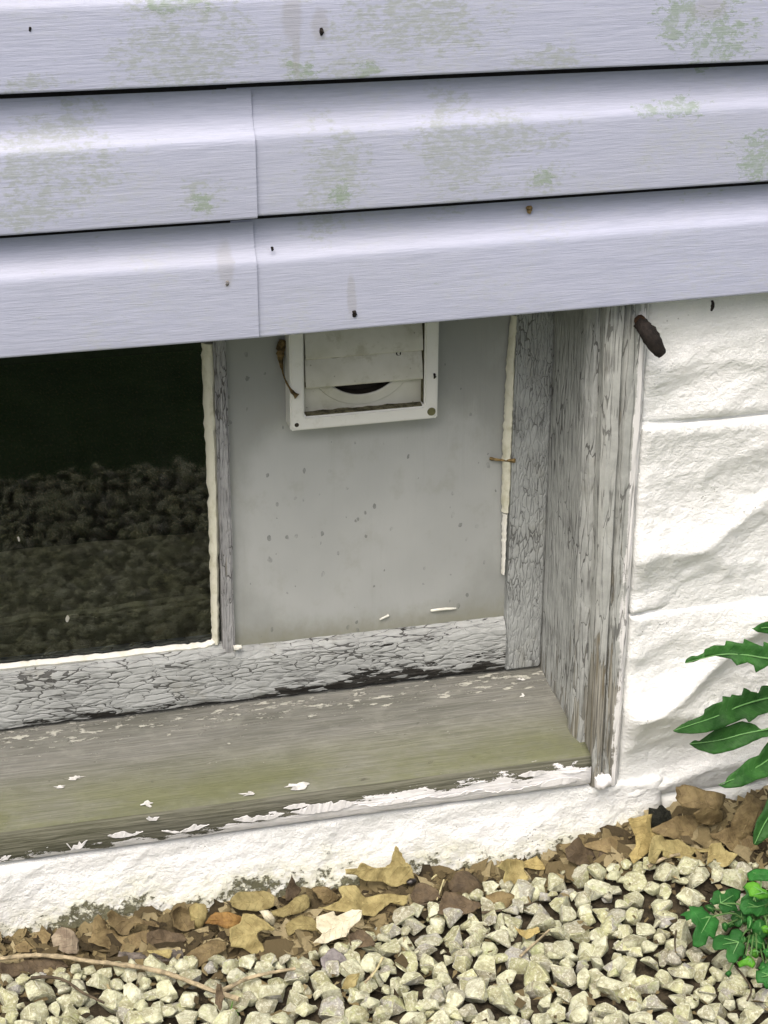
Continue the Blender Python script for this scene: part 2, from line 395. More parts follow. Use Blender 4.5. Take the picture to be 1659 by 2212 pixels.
f1 = lambda x: z1-.0095*(x-XM)+.0006*N(x*2.3, 5.0)
siding_board(-1.3, xs, f3l, 1.0, -.0022, f2l)
siding_board(xs-.02, 1.3, f3r, 2.0, .0009, f2r)
siding_board(-1.3, xs+.001, f2l, 3.0, -.0022, f1)
siding_board(xs-.02, 1.3, f2r, 4.0, .0009, f1)
lips = [f1]+[(lambda x, k=k: z1+.1165*k) for k in range(1, 5)]
for k in range(4): siding_board(-1.3, 1.3, lips[k], 5.0+k, 0.0, lips[k+1])
PLY = mat_plain('sheathing', (0.035, 0.034, 0.032), .9)
bm = bmesh.new(); add_box(bm, -1.3, 1.3, -.138, -.10, .185, .86); from_bm('sheathing', bm, PLY, siding)

# ------------------------------------------------------------------ the window
GREY = (0.37, 0.385, 0.378)
win = empty('basement_window', (0, -.06, -.40))
tag(win, 'weathered grey wooden basement window, half glazed and half boarded, under the siding', 'window')
def rail_wear(m):
    x = m.xyz()
    a = m.ss(x[2], -.319, -.286, .30, -.08)
    r = m.ss(x[0], -.15, .20, -.08, .15)
    return m.math('ADD', a, r)
RAILM = mat_cracked('rail_paint', 'x', (0.41, 0.428, 0.42), 1.7, .68, 1.07, wear=rail_wear, olive=.15, amount=.02, dark=.80, bare=(0.05, 0.048, 0.043))
STILEM = mat_cracked('stile_paint', 'z', (0.365, 0.385, 0.38), 5.3, 1.0, 1.30, amount=-.02, dark=.6)
def jamb_wear(m):
    x = m.xyz()
    low = m.ss(x[2], -.36, -.08, .22, -.16); out = m.ss(x[1], -.14, -.07, .10, -.06)
    return m.math('ADD', low, out)
JAMBM = mat_cracked('jamb_paint', 'z', (0.375, 0.392, 0.38), 9.1, .55, 1.05, bare=(0.34, 0.34, 0.305), wear=jamb_wear, hole=(0.17, 0.155, 0.115), ratio=6, amount=-.05, dark=.7)
MUNM = mat_cracked('muntin_paint', 'z', (0.37, 0.375, 0.38), 14.2, 1.0, 1.04, hole=(0.05, 0.022, 0.018), ratio=6)

def slab(name, x0, x1, y0, y1, z0, z1, mat, parent, seed=0.0, bev=.0018, cut=30, wob=.0006, axis='x'):
    """a sawn board with softened, slightly uneven edges"""
    bm = bmesh.new(); add_box(bm, x0, x1, y0, y1, z0, z1)
    bmesh.ops.bevel(bm, geom=bm.edges[:], offset=bev, segments=2, affect='EDGES')
    L = (x1-x0) if axis == 'x' else (z1-z0)
    for q in range(1, cut):
        t = q/cut
        co = (x0+L*t, 0, 0) if axis == 'x' else (0, 0, z0+L*t)
        no = (1, 0, 0) if axis == 'x' else (0, 0, 1)
        bmesh.ops.bisect_plane(bm, geom=bm.verts[:]+bm.edges[:]+bm.faces[:], plane_co=co, plane_no=no)
    for v in bm.verts:
        s_ = v.co.x if axis == 'x' else v.co.z
        v.co.y += wob*N(s_*25, v.co.z*40 if axis == 'x' else v.co.x*40, seed)
        if axis == 'x': v.co.z += wob*N(s_*30, 5, seed+v.co.y*20)
        else: v.co.x += wob*N(s_*30, 5, seed+v.co.y*20)
    return from_bm(name, bm, mat, parent)

xm0, xm1 = at_y(470, 1000, -.010).x, at_y(497, 1000, -.010).x
xs0, xs1 = at_y(1107, 1000, -.012).x, .2835
# panel (flat painted board)
def mat_panel():
    m = M('panel_paint')
    l = m.noise(m.map((7, 7, 7)), 1, 3, .5); f = m.noise(m.map((90, 90, 60)), 1, 5, .65)
    col = m.mix(m.ss(l, .3, .7), (0.375, 0.392, 0.385), (0.43, 0.448, 0.440))
    x = m.xyz()
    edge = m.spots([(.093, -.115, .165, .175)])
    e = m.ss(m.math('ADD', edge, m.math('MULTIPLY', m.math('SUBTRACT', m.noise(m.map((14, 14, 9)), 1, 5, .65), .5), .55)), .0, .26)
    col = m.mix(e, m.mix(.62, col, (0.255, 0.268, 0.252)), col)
    damp = m.ss(m.math('ADD', x[2], m.math('MULTIPLY', m.math('SUBTRACT', f, .5), .03)), -.262, -.222, 1, 0)
    col = m.mix(m.math('MULTIPLY', damp, .75), col, (0.215, 0.215, 0.155))
    sd_ = m.vor(m.warp(m.map((105, 105, 66)), 1.5, .5), 'F1', out='Distance'); rr = m.xyz(m.vor(m.warp(m.map((105, 105, 66)), 1.5, .5), 'F1', out='Color'))[0]
    speck = m.math('MULTIPLY', m.math('LESS_THAN', sd_, m.ss(rr, .45, 1, .02, .24)), m.ss(m.noise(m.map((13, 13, 9), (3, 1, 0)), 1, 3), .34, .48))
    speck = m.math('MULTIPLY', speck, m.ss(f, .35, .6))
    col = m.mix(m.math('MULTIPLY', speck, .7), col, (0.13, 0.14, 0.135))
    runs = m.ss(m.noise(m.map((70, 70, 4), (2, 0, 5)), 1, 4, .65), .54, .70)
    col = m.mix(m.math('MULTIPLY', runs, .20), col, (0.27, 0.28, 0.25))
    br = m.noise(m.map((260, 260, 14)), 1, 4, .7)
    blo = m.ss(m.noise(m.map((24, 24, 18), (7, 0, 1)), 1, 6, .7), .52, .68)
    col = m.mix(m.math('MULTIPLY', blo, .34), col, (0.30, 0.305, 0.27))
    return m.done(col, .55, m.bump(m.math('ADD', f, m.math('MULTIPLY', br, .7)), .35, .0008), .35)
bm = bmesh.new(); nxp, nzp = 24, 24
x0, x1, z0, z1_ = xm1-.004, xs0+.006, -.266, .19
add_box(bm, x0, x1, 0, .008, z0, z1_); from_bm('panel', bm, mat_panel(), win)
# glass
def mat_glass():
    m = M('window_glass'); nt = m.t; nt.nodes.remove(m.b)
    fr = m.n('Fresnel'); fr.inputs[0].default_value = 1.55
    tr = m.n('BsdfTransparent'); tr.inputs[0].default_value = (.82, .86, .82, 1)
    gl = m.n('BsdfGlossy'); gl.inputs['Roughness'].default_value = .03; gl.inputs[0].default_value = (.95, 1, .97, 1)
    nb = m.bump(m.noise(m.map((5, 5, 5)), 1, 2), .08, .01); m.set(gl.inputs['Normal'], nb)
    mx = m.n('MixShader'); m.set(mx.inputs[0], fr.outputs[0]); nt.links.new(tr.outputs[0], mx.inputs[1]); nt.links.new(gl.outputs[0], mx.inputs[2])
    df = m.n('BsdfDiffuse'); df.inputs[0].default_value = (.55, .55, .48, 1)
    vv = m.warp(m.map((46, 46, 30)), 2.0, .5); d = m.vor(vv, 'F1'); r_ = m.xyz(m.vor(vv, 'F1', out='Color'))[1]
    sp_ = m.math('MULTIPLY', m.math('LESS_THAN', d, m.ss(r_, .35, 1, 0, .13)), .7)
    film = m.ss(m.noise(m.map((60, 60, 20)), 1, 5, .7), .4, .8, .002, .012)
    mx2 = m.n('MixShader'); m.set(mx2.inputs[0], m.math('MAXIMUM', sp_, film)); nt.links.new(mx.outputs[0], mx2.inputs[1]); nt.links.new(df.outputs[0], mx2.inputs[2])
    nt.links.new(mx2.outputs[0], m.out.inputs[0]); return m.m
from_py('glass', [(-.93, .003, -.262), (xm0+.004, .003, -.262), (xm0+.004, .003, .19), (-.93, .003, .19)], [(0, 1, 2, 3)], mat_glass(), win)
# muntin, right stile, bottom rail
slab('muntin', xm0, xm1, -.010, .02, -.262, .19, MUNM, win, 1, .0022, 40, .0012, 'z')
slab('stile', xs0, xs1, -.012, .02, -.3195, .19, STILEM, win, 2, .002, 40, .0009, 'z')
slab('stile', -.95, -.905, -.012, .02, -.3195, .19, STILEM, win, 3, .002, 20, .0009, 'z')
slab('head_rail', -.905, xs0, -.0125, .02, .16, .20, STILEM, win, 4, .002, 20, .0009, 'x')
# bottom rail: bevelled top edge that runs up to the panel and glass
rings = []
nn = 120
for i in range(nn+1):
    x = -.905+(xs0-.0006+.905)*i/nn
    wv = .0012*N(x*30, 1.1); bt = .0022*N(x*45, 4.4)+.001*N(x*120, 2.0)
    top = -.2495 + (.0 if x < xm1 else -.0065)
    rings.append([Vector((x, .02, top+.001)), Vector((x, -.001, top+.0008*N(x*80, 9))), Vector((x, -.0075, top-.004+wv*.4)), Vector((x, -.0115+.0008*N(x*60, 3), top-.011)), Vector((x, -.0128+wv*.6, -.285)), Vector((x, -.0130+.0012*N(x*50, 7), -.309)),
                  Vector((x, -.0105, ZR+.0046+bt)), Vector((x, -.0085, ZR+.0070+bt)), Vector((x, -.002, ZR+.012)), Vector((x, .02, ZR+.014))])
loft('bottom_rail', rings, RAILM, win, True, True, False)
# putty beads
def mat_putty(name, col, dirty):
    m = M(name); a = m.noise(m.map((80, 80, 60)), 1, 5, .7); b = m.noise(m.map((300, 300, 300)), 1, 3)
    c = m.mix(m.ss(a, .45, .75), col, dirty); return m.done(c, .7, m.bump(b, .4, .001), .25)
PUT1 = mat_putty('putty', (0.60, 0.59, 0.49), (0.40, 0.39, 0.29)); PUT3 = mat_putty('yellowed_putty', (0.68, 0.675, 0.56), (0.50, 0.49, 0.36)); PUT2 = mat_putty('fresh_putty', (0.80, 0.80, 0.74), (0.68, 0.67, 0.56))
def bead(name, pts, wid, dep, mat, parent, y0, horizontal=False, seed=0, wfun=None):
    """a hand-run bead of putty lying in the corner of the rebate"""
    rings = []
    P = bend(pts, 10)
    for i, p in enumerate(P):
        t = i/(len(P)-1)
        w_ = wid*(wfun(t) if wfun else 1)*(1+.30*N(i*.9, seed)+.28*N(i*2.7, seed+2)); o_ = .0010*N(i*1.3, seed+4)+.0007*N(i*.35, seed+6)
        sec = ((-.5, 0), (-.46, -.35), (-.2, -.85), (.15, -1.0), (.42, -.6), (.5, 0))
        rings.append([Vector((p.x+(0 if horizontal else a*w_+o_), y0+b*dep, p.z+(a*w_+o_ if horizontal else 0))) for a, b in sec])
    return loft(name, rings, mat, parent, True, True, True)
lp = [at_y(a, b, 0) for a, b in ((451, 740), (453, 860), (458, 1000), (462, 1140), (464, 1260), (465, 1345), (466, 1388))]
bead('putty_bead', lp, .0130, .008, PUT3, win, .002, False, 1, lambda t: 1.12-.58*t)
lp = [at_y(a, b, 0) for a, b in ((472, 1372), (440, 1395), (360, 1403), (220, 1420), (100, 1432), (0, 1442))] + [Vector((-.5, 0, -.2485)), Vector((-.9, 0, -.2485))]
lp[0] = at_y(466, 1383, 0)
bead('putty_bead', lp, .0080, .0065, PUT2, win, .0015, True, 2)
lp = [at_y(a, b, -.006) for a, b in ((1112, 680), (1106, 760), (1102, 850), (1100, 905), (1097, 960), (1095, 1040), (1092, 1105))]
bead('putty_bead', lp, .0088, .008, PUT3, win, -.003, False, 3, lambda t: .70+1.3*t*(1-t)+.25*t)
lp = [at_y(a, b, -.006) for a, b in ((1092, 1110), (1090, 1160), (1089, 1200), (1087, 1240))]
bead('putty_bead', lp, .0055, .006, PUT2, win, -.003, False, 5, lambda t: 1-.5*t)
# jamb: inner reveal board, stop bead, front casing (splayed a little, as found)
def board4(name, prof_top, prof_bot, zt, zb_, mat, seed, nseg=60, wob=.0008):
    rings = []
    for i in range(nseg+1):
        t = i/nseg; z = zt+(zb_-zt)*t
        rings.append([Vector((a[0]*(1-t)+b[0]*t+wob*N(z*30, k*3.1, seed), a[1]*(1-t)+b[1]*t+wob*N(z*30, k*3.1+9, seed), z if not len(b) > 2 else zt+(b[2]-zt)*t)) for k, (a, b) in enumerate(zip(prof_top, prof_bot))])
    return loft(name, rings, mat, win, True, True, False)
zf = lambda y: -.3235-(-.012-y)*.285      # surface of the sill
board4('jamb', [(.2835, -.010), (.2865, -.052), (.2885, -.094), (.3005, -.095), (.3005, .02), (.2835, .02)],
       [(.2845, -.010, zf(-.010)-.004), (.2885, -.052, zf(-.052)-.004), (.2925, -.094, zf(-.094)-.004), (.305, -.095, zf(-.095)-.004), (.305, .02, zf(.0)-.004), (.2845, .02, zf(.0)-.004)], .19, -.33, JAMBM, 3.3)
board4('stop_bead', [(.2850, -.0950), (.2822, -.0985), (.2826, -.1090), (.2862, -.1210), (.302, -.1215), (.302, -.0955)],
       [(.2898, -.0950, zf(-.0955)-.003), (.2880, -.0985, zf(-.10)-.003), (.2888, -.1090, zf(-.108)-.003), (.2945, -.1210, zf(-.121)-.003), (.312, -.1215, zf(-.1215)-.003), (.312, -.0955, zf(-.0955)-.003)], .19, -.35, JAMBM, 5.1)
def edge_white(m, mot, strk):
    x = m.xyz(); t = m.ss(x[0], .305, .336, -.30, .24)
    return m.ss(m.math('ADD', t, m.math('ADD', m.math('MULTIPLY', mot, .5), m.math('MULTIPLY', strk, .5))), .56, .62)
CASEM = mat_cracked('casing_paint', 'z', (0.40, 0.415, 0.395), 21.0, .5, .96, bare=(0.34, 0.33, 0.285), wear=jamb_wear, hole=(0.15, 0.13, 0.085), ratio=10, amount=0, dark=.6, white=edge_white)
board4('casing', [(.2915, -.1222), (.2910, -.1360), (.2945, -.1412), (.3080, -.1430), (.3112, -.1372), (.3150, -.1432), (.3315, -.1430), (.3355, -.1395), (.3360, -.100), (.2915, -.100)],
       [(.3015, -.1222), (.3020, -.1380), (.3045, -.1428), (.3120, -.1440), (.3150, -.1385), (.3184, -.1442), (.3290, -.1440), (.3330, -.1400), (.3335, -.100), (.3015, -.100)], .19, -.4005, CASEM, 7.7, 90, .0009)
slab('jamb', -.985, -.951, -.140, .02, -.36, .19, JAMBM, win, 12, .002, 20, .0009, 'z')
# sill
def mat_sill():
    m = M('sill_wood')
    x = m.xyz()
    v = m.warp(m.map((3.0, 30, 30)), 1.2, .35)
    ring = m.noise(v, 2.4, 2, .5); lines = m.math('FRACT', m.math('MULTIPLY', ring, 9.0))
    rg = m.math('MULTIPLY', m.ss(lines, .0, .25), m.ss(lines, .55, 1.0, 1, 0))
    gr = m.noise(m.map((10, 520, 520)), 1, 5, .7)
    col = m.mix(m.ss(gr, .35, .65), (0.142, 0.145, 0.131), (0.240, 0.240, 0.217))
    col = m.mix(m.math('MULTIPLY', rg, .35), col, (0.14, 0.14, 0.115))
    dk = m.ss(m.noise(m.map((5, 26, 26), (4, 4, 0)), 1, 5, .65), .46, .66)
    col = m.mix(m.math('MULTIPLY', dk, .50), col, (0.098, 0.102, 0.082))
    bl = m.ss(m.noise(m.map((30, 48, 48), (8, 1, 0)), 1, 6, .72), .50, .66)
    col = m.mix(m.math('MULTIPLY', bl, .32), col, (0.28, 0.285, 0.25))
    nz = m.noise(m.map((9, 18, 18), (2, 0, 0)), 1, 5, .65)
    yy = m.math('ADD', x[1], m.math('MULTIPLY', m.math('SUBTRACT', nz, .5), .055))
    al = m.math('MULTIPLY', m.ss(yy, -.118, -.055, 1, 0), m.ss(nz, .28, .60, .35, 1))
    col = m.mix(m.math('MULTIPLY', al, .78), col, m.mix(m.noise(m.map((70, 160, 160)), 1, 5, .7), (0.085, 0.095, 0.038), (0.175, 0.185, 0.090)))
    # remains of pale paint and dirt near the back
    fl = m.noise(m.map((55, 190, 190), (5, 2, 0)), 1, 6, .7)
    back = m.ss(x[1], -.06, -.02, 0, .12)
    pale = m.ss(m.math('ADD', fl, back), .665, .70)
    col = m.mix(m.math('MULTIPLY', pale, .8), col, (0.55, 0.55, 0.48))
    dirt = m.ss(m.noise(m.map((38, 80, 80), (9, 2, 0)), 1, 5, .7), .64, .72)
    col = m.mix(m.math('MULTIPLY', dirt, .6), col, (0.05, 0.048, 0.035))
    h = m.math('ADD', m.math('MULTIPLY', gr, .7), m.math('MULTIPLY', pale, .9)); h = m.math('SUBTRACT', h, m.math('MULTIPLY', rg, .25))
    # front face of the nosing: darker than the top, paint left along its foot
    fz = m.math('ADD', x[2], m.math('MULTIPLY', m.math('SUBTRACT', m.noise(m.map((26, 60, 90), (1, 7, 0)), 1, 6, .72), .5), .062))
    foot = m.ss(x[0], -.34, .22, -.3930, -.3715)
    pt = m.math('MULTIPLY', m.math('LESS_THAN', fz, foot), m.math('LESS_THAN', x[1], -.1385))
    front = m.math('LESS_THAN', x[1], -.1395)
    col = m.mix(m.math('MULTIPLY', front, .75), col, m.mix(m.ss(gr, .38, .62), (0.055, 0.055, 0.042), (0.15, 0.148, 0.118)))
    col = m.mix(pt, col, m.mix(m.ss(fl, .35, .6), (0.66, 0.66, 0.66), (0.80, 0.80, 0.80)))
    h = m.math('ADD', h, m.math('MULTIPLY', pt, 1.6))
    return m.done(col, .8, m.bump(h, .8, .0010), .2)
rings = []
ns = 160
for i in range(ns+1):
    x = -.985+(.3010+.985)*i/ns
    a = .0007*N(x*20, 1); b = .0012*N(x*30, 5); d = .0009*N(x*60, 8)
    prof = [(.02, -.319), (-.006, zf(-.006)), (-.03, zf(-.03)+a*.6), (-.07, zf(-.07)+a), (-.11, zf(-.11)+a), (-.132, zf(-.132)+a), (-.1385, zf(-.1385)-.0006+a), (-.1422+b*.3, zf(-.1385)-.0035+a),
            (-.1440+b, -.372), (-.1442+b, -.383), (-.1436+b*.8, -.3935+d), (-.1405, -.3962+d), (-.11, -.3962), (-.02, -.40), (.02, -.40)]
    rings.append([Vector((x, y, z)) for y, z in prof])
sill = loft('sill', rings, mat_sill(), win, True, True, False)
for p in sill.data.polygons: p.use_smooth = True
# loose paint still standing off the foot of the sill: thin curled plates
FLAKE = mat_plain('white_paint_flake', (0.80, 0.80, 0.80), .6, 500, .4, .0006, .05)
def flake(px, py, wpx, hpx, seed, y=-.1458, lift=.0012):
    """a ragged strip of paint: upper edge broken, lower edge following the foot of the sill"""
    r0 = random.Random(seed); n = max(8, int(wpx/6)); c = at_y(px, py, y); W_ = wpx/2230; H_ = hpx/2020; vs = []; fs = []
    ht = .5
    for k in range(n+1):
        t = k/n; ht = max(.05, min(1.0, ht+r0.uniform(-.24, .24))); en = min(1, 3.5*min(t, 1-t)+.12)
        x_ = c.x-W_/2+W_*t; lo = c.z-H_*.5*(.75+.25*r0.random())*en
        vs.append((x_, y-lift*.2*r0.random(), lo)); vs.append((x_+r0.uniform(-.001, .001), y-lift*r0.random(), lo+H_*ht*en))
    for k in range(n): fs.append((2*k, 2*k+2, 2*k+3, 2*k+1))
    o = from_py('paint_flake', vs, fs, FLAKE, sill); s_ = o.modifiers.new('thick', 'SOLIDIFY'); s_.thickness = .0006; return o
for k, a in enumerate([(165, 1818, 46, 40), (270, 1800, 80, 22), (400, 1787, 110, 26), (330, 1766, 30, 18), (560, 1763, 120, 26), (700, 1745, 160, 24), (850, 1728, 170, 24), (980, 1712, 140, 22),
                       (1100, 1702, 120, 18), (1200, 1690, 130, 18), (1240, 1666, 60, 14), (1150, 1672, 70, 14), (640, 1742, 60, 12), (8, 1850, 30, 22), (1020, 1690, 60, 10)]):
    flake(*a, 100+k)
FLAKE2 = mat_plain('weathered_flake', (0.60, 0.60, 0.57), .7, 500, .5, .0008, .2)
def sill_flake(px, py, wpx, hpx, seed):
    pl = Vector((0, -.07, zf(-.07)+.0012)); nr = Vector((0, -.274, .962))
    c = at_plane(px, py, pl, nr); r0 = random.Random(seed); n = 14; vs = [c]; U = Vector((1, 0, 0)); V_ = nr.cross(U)
    for k in range(n):
        t = 2*math.pi*k/n; j = 1+1.3*(r0.random()-.5); vs.append(c+U*(wpx/2200/2*math.cos(t)*j*r0.uniform(.45, 1.1))+V_*(hpx/1500/2*math.sin(t)*j)+nr*(.0010*r0.random()))
    from_py('paint_flake', vs, [(0, 1+k, 1+(k+1) % n) for k in range(n)], FLAKE2, sill)
for k, a in enumerate([(645, 1697, 70, 14), (318, 1737, 34, 10), (165, 1680, 34, 8), (128, 1700, 20, 5), (540, 1714, 36, 6), (1130, 1503, 14, 7), (1125, 1468, 24, 5)]):
    sill_flake(*a, 300+k)

# ------------------------------------------------------------------ dark crawl space behind the glass
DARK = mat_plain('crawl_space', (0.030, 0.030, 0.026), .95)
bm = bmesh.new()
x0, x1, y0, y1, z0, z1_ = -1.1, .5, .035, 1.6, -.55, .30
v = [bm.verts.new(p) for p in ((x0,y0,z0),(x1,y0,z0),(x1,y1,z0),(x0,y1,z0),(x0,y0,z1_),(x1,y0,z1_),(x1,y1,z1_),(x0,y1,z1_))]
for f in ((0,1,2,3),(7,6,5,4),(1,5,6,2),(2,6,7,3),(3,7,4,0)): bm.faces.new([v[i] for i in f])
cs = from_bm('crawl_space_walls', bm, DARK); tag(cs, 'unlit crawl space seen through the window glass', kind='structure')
head = box('window_head', -1.0, .34, -.10, .06, .192, .24, PLY, win)
box('side_blocking', .302, .335, -.099, .06, -.53, .19, PLY, win); box('side_blocking', -1.0, -.952, .021, .06, -.53, .19, PLY, win)
box('bottom_blocking', -.95, .30, -.02, .045, -.53, -.405, PLY, win)
# inner ledge with a gap between two dusty boards
def mat_ledge():
    m = M('dusty_ledge'); a = m.noise(m.map((22, 22, 22)), 1, 6, .7); b = m.noise(m.map((80, 80, 80)), 1, 4, .7)
    col = m.mix(m.ss(a, .32, .68), (0.24, 0.24, 0.14), (0.48, 0.46, 0.31))
    return m.done(m.mix(m.ss(b, .5, .7, 0, .5), col, (0.06, 0.055, 0.04)), .9, m.bump(m.math('ADD', a, b), .8, .006), .15)
LEDGE = mat_ledge()
led = empty('inner_ledge', (-.45, .13, -.26))
tag(led, 'dusty olive brown ledge inside the window, seen through the dark glass', 'ledge')
slab('board', -.93, .27, .036, .118, -.30, -.262, LEDGE, led, 3, .003, 40, .003, 'x')
slab('board', -.93, .27, .124, .30, -.30, -.258, LEDGE, led, 6, .006, 60, .005, 'x')

# ------------------------------------------------------------------ louvred vent cover
def mat_vent():
    m = M('vent_plastic'); a = m.noise(m.map((45, 45, 45)), 1, 6, .7); b = m.noise(m.map((14, 14, 14), (3, 3, 1)), 1, 4, .6)
    col = m.mix(m.ss(b, .4, .7), (0.63, 0.63, 0.56), (0.50, 0.50, 0.42))
    col = m.mix(m.ss(a, .50, .68, 0, .50), col, (0.33, 0.32, 0.22))
    sp_ = m.math('LESS_THAN', m.vor(m.map((110, 110, 110)), 'F1'), .10)
    col = m.mix(m.math('MULTIPLY', sp_, m.ss(b, .5, .6, 0, .6)), col, (0.16, 0.15, 0.10))
    return m.done(col, .45, m.bump(a, .15, .0005), .4)
def mat_vframe():
    m = M('vent_frame_plastic'); a = m.noise(m.map((45, 45, 45)), 1, 6, .7)
    col = m.mix(m.ss(a, .55, .75, 0, .5), (0.76, 0.77, 0.73), (0.50, 0.50, 0.42))
    return m.done(col, .42, m.bump(a, .12, .0004), .4)
VM, VF = mat_vent(), mat_vframe()
vent = empty('vent_cover', (.0775, -.001, 0))
tag(vent, 'dirty white plastic louvred vent cover screwed to the grey window panel', 'vent')
W = .155; FB = .0145; YF = -.0255
bm = bmesh.new()
outer = [(0, 0), (W, 0), (W, W), (0, W)]; inner = [(FB, FB), (W-FB, FB), (W-FB, W-FB), (FB, W-FB)]
def vv_(p, y): return bm.verts.new((p[0], y, p[1]))
of = [vv_(p, YF) for p in outer]; inf = [vv_(p, YF) for p in inner]; ob = [vv_(p, -.0005) for p in outer]; ib = [vv_(p, -.0125) for p in inner]
for k in range(4):
    j = (k+1) % 4
    bm.faces.new((of[k], of[j], inf[j], inf[k])); bm.faces.new((of[j], of[k], ob[k], ob[j])); bm.faces.new((inf[k], inf[j], ib[j], ib[k]))
bmesh.ops.bevel(bm, geom=[e for e in bm.edges if all(abs(v.co.y-YF) < 1e-5 for v in e.verts) or (abs(e.verts[0].co.y-e.verts[1].co.y) > .01)], offset=.0016, segments=3, affect='EDGES')
from_bm('frame', bm, VF, vent)
# back plate with a round hole and a raised collar ring
CX, CZ, RH, RR = .0775, .0765, .047, .0575
nseg = 64; rings = []
def sq(t):
    c, s_ = math.cos(t), math.sin(t); k = (W/2-FB+.001)/max(abs(c), abs(s_)); return (CX+c*k, CZ+.001+s_*k)
ys = -.0135
vs = []; fs = []
for k in range(nseg):
    t = 2*math.pi*k/nseg; q = sq(t)
    for (r_, y) in ((None, ys), (RR+.0008, ys), (RR, ys-.0012), (RH+.0012, ys-.0014), (RH, ys-.0006), (RH, -.0012)):
        vs.append((q[0], y, q[1]) if r_ is None else (CX+r_*math.cos(t), y, CZ+r_*math.sin(t)))
for k in range(nseg):
    for j in range(5):
        a = k*6+j; b = ((k+1) % nseg)*6+j; fs.append((a, a+1, b+1, b))
from_py('back_plate', vs, fs, VM, vent)
HOLE_SHADE = mat_plain('duct_shade', (0.035, 0.030, 0.022), .8)  # near-black liner and cap: colour stands for the shade of a deep duct
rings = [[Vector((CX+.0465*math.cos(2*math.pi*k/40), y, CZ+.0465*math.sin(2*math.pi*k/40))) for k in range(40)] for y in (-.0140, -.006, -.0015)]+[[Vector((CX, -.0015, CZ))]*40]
o = loft('duct_shade', rings, HOLE_SHADE, vent, True, False, False)
# flaps: upper ones present, lowest gone
zl1, zl2 = at_y(787, 765, -.0240).z, at_y(787, 827, -.0240).z
for k, zb_ in enumerate((zl1, zl2, 2*zl1-zl2)):
    hh = zl1-zl2+.003; t0 = .0010; xl, xr = FB+.0022, W-FB-.0016; yb, yt = -.0240, -.0150
    bm = bmesh.new(); n = 12; pr = []
    for q in range(n+1):
        t = q/n; pr.append((yb+(yt-yb)*t-.0015*math.sin(t*math.pi), zb_+hh*t))
    pr = [(yb+.0035, zb_-.0012), (yb+.0008, zb_-.0014)]+pr
    rr = [[Vector((x, y, z)) for y, z in pr]+[Vector((x, y+t0, z)) for y, z in pr[::-1]] for x in (xl, xr)]
    loft('louver', rr, VM, vent, True, True, False)
def grime_shadow_line(z0_, y0_, seed):  # strip of caked dirt whose dark colour also paints a shadow line
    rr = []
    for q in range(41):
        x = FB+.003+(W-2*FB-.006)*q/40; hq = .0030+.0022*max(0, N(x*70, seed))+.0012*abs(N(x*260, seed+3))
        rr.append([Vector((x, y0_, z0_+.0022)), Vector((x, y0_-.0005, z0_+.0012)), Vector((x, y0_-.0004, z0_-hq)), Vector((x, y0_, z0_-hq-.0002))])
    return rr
GRIME_SHADE = mat_plain('grime_and_shade', (0.15, 0.14, 0.085), .95, 600, .9, .0015, .35)  # ledge dirt, and the strips painting shade under the flaps
rings = []
for q in range(25):
    x = FB+.0003+(W-2*FB-.0006)*q/24; hq = .0010+.0012*abs(N(x*90, 3))
    rings.append([Vector((x, YF+.0022, FB)), Vector((x, YF+.0030, FB+hq*.6)), Vector((x, -.0152, FB+hq)), Vector((x, -.0146, FB+hq+.0018*abs(N(x*150, 7)))), Vector((x, -.0138, FB))])
loft('grime', rings, GRIME_SHADE, vent, True, True, False)
for xg, sgn in ((FB, 1), (W-FB, -1)):
    rings = [[Vector((xg+sgn*.0001, YF+.003, z)), Vector((xg+sgn*(.0005+.0004*N(z*200, sgn)), YF+.008, z)), Vector((xg+sgn*.0010, -.0150, z)), Vector((xg, -.0140, z))] for z in np.linspace(FB+.002, W-FB-.002, 20)]
    loft('grime', rings, GRIME_SHADE, vent, True, True, False)
for q, zz in enumerate((zl1, 2*zl1-zl2)):  # dark strips strengthen the shadow gaps between flaps, besides the dirt there
    loft('grime', grime_shadow_line(zz, -.0174-.0002*q, q*5.0), GRIME_SHADE, vent, True, True, False)
loft('grime', grime_shadow_line(zl2, -.0140, 9.0)[:12], GRIME_SHADE, vent, True, True, False)
# screw and empty screw hole
SCR = mat_plain('corroded_screw', (0.15, 0.15, 0.07), .8, 900, .6, .0006)
def disc(name, x, z, r_, y0, y1, mat, parent, slot=False):
    bm = bmesh.new(); bmesh.ops.create_cone(bm, cap_ends=True, segments=20, radius1=r_, radius2=r_*.8, depth=abs(y1-y0), matrix=Matrix.Translation((x, (y0+y1)/2, z)) @ Matrix.Rotation(math.pi/2, 4, 'X'))
    if slot: add_box(bm, x-r_*.75, x+r_*.75, y1-.0004, y1+.0008, z-.0005, z+.0005)
    return from_bm(name, bm, mat, parent)
p = at_y(932, 889, YF); disc('screw', p.x, p.z, .0048, YF+.0008, YF-.0016, SCR, vent, True)
p = at_y(641, 918, YF); disc('screw_hole', p.x, p.z, .0028, YF+.001, YF-.0004, HOLE_SHADE, vent)  # flat dark disc, its colour paints the shade inside the hole
disc('hole_rim', p.x, p.z, .0040, YF+.001, YF-.0002, VF, vent)

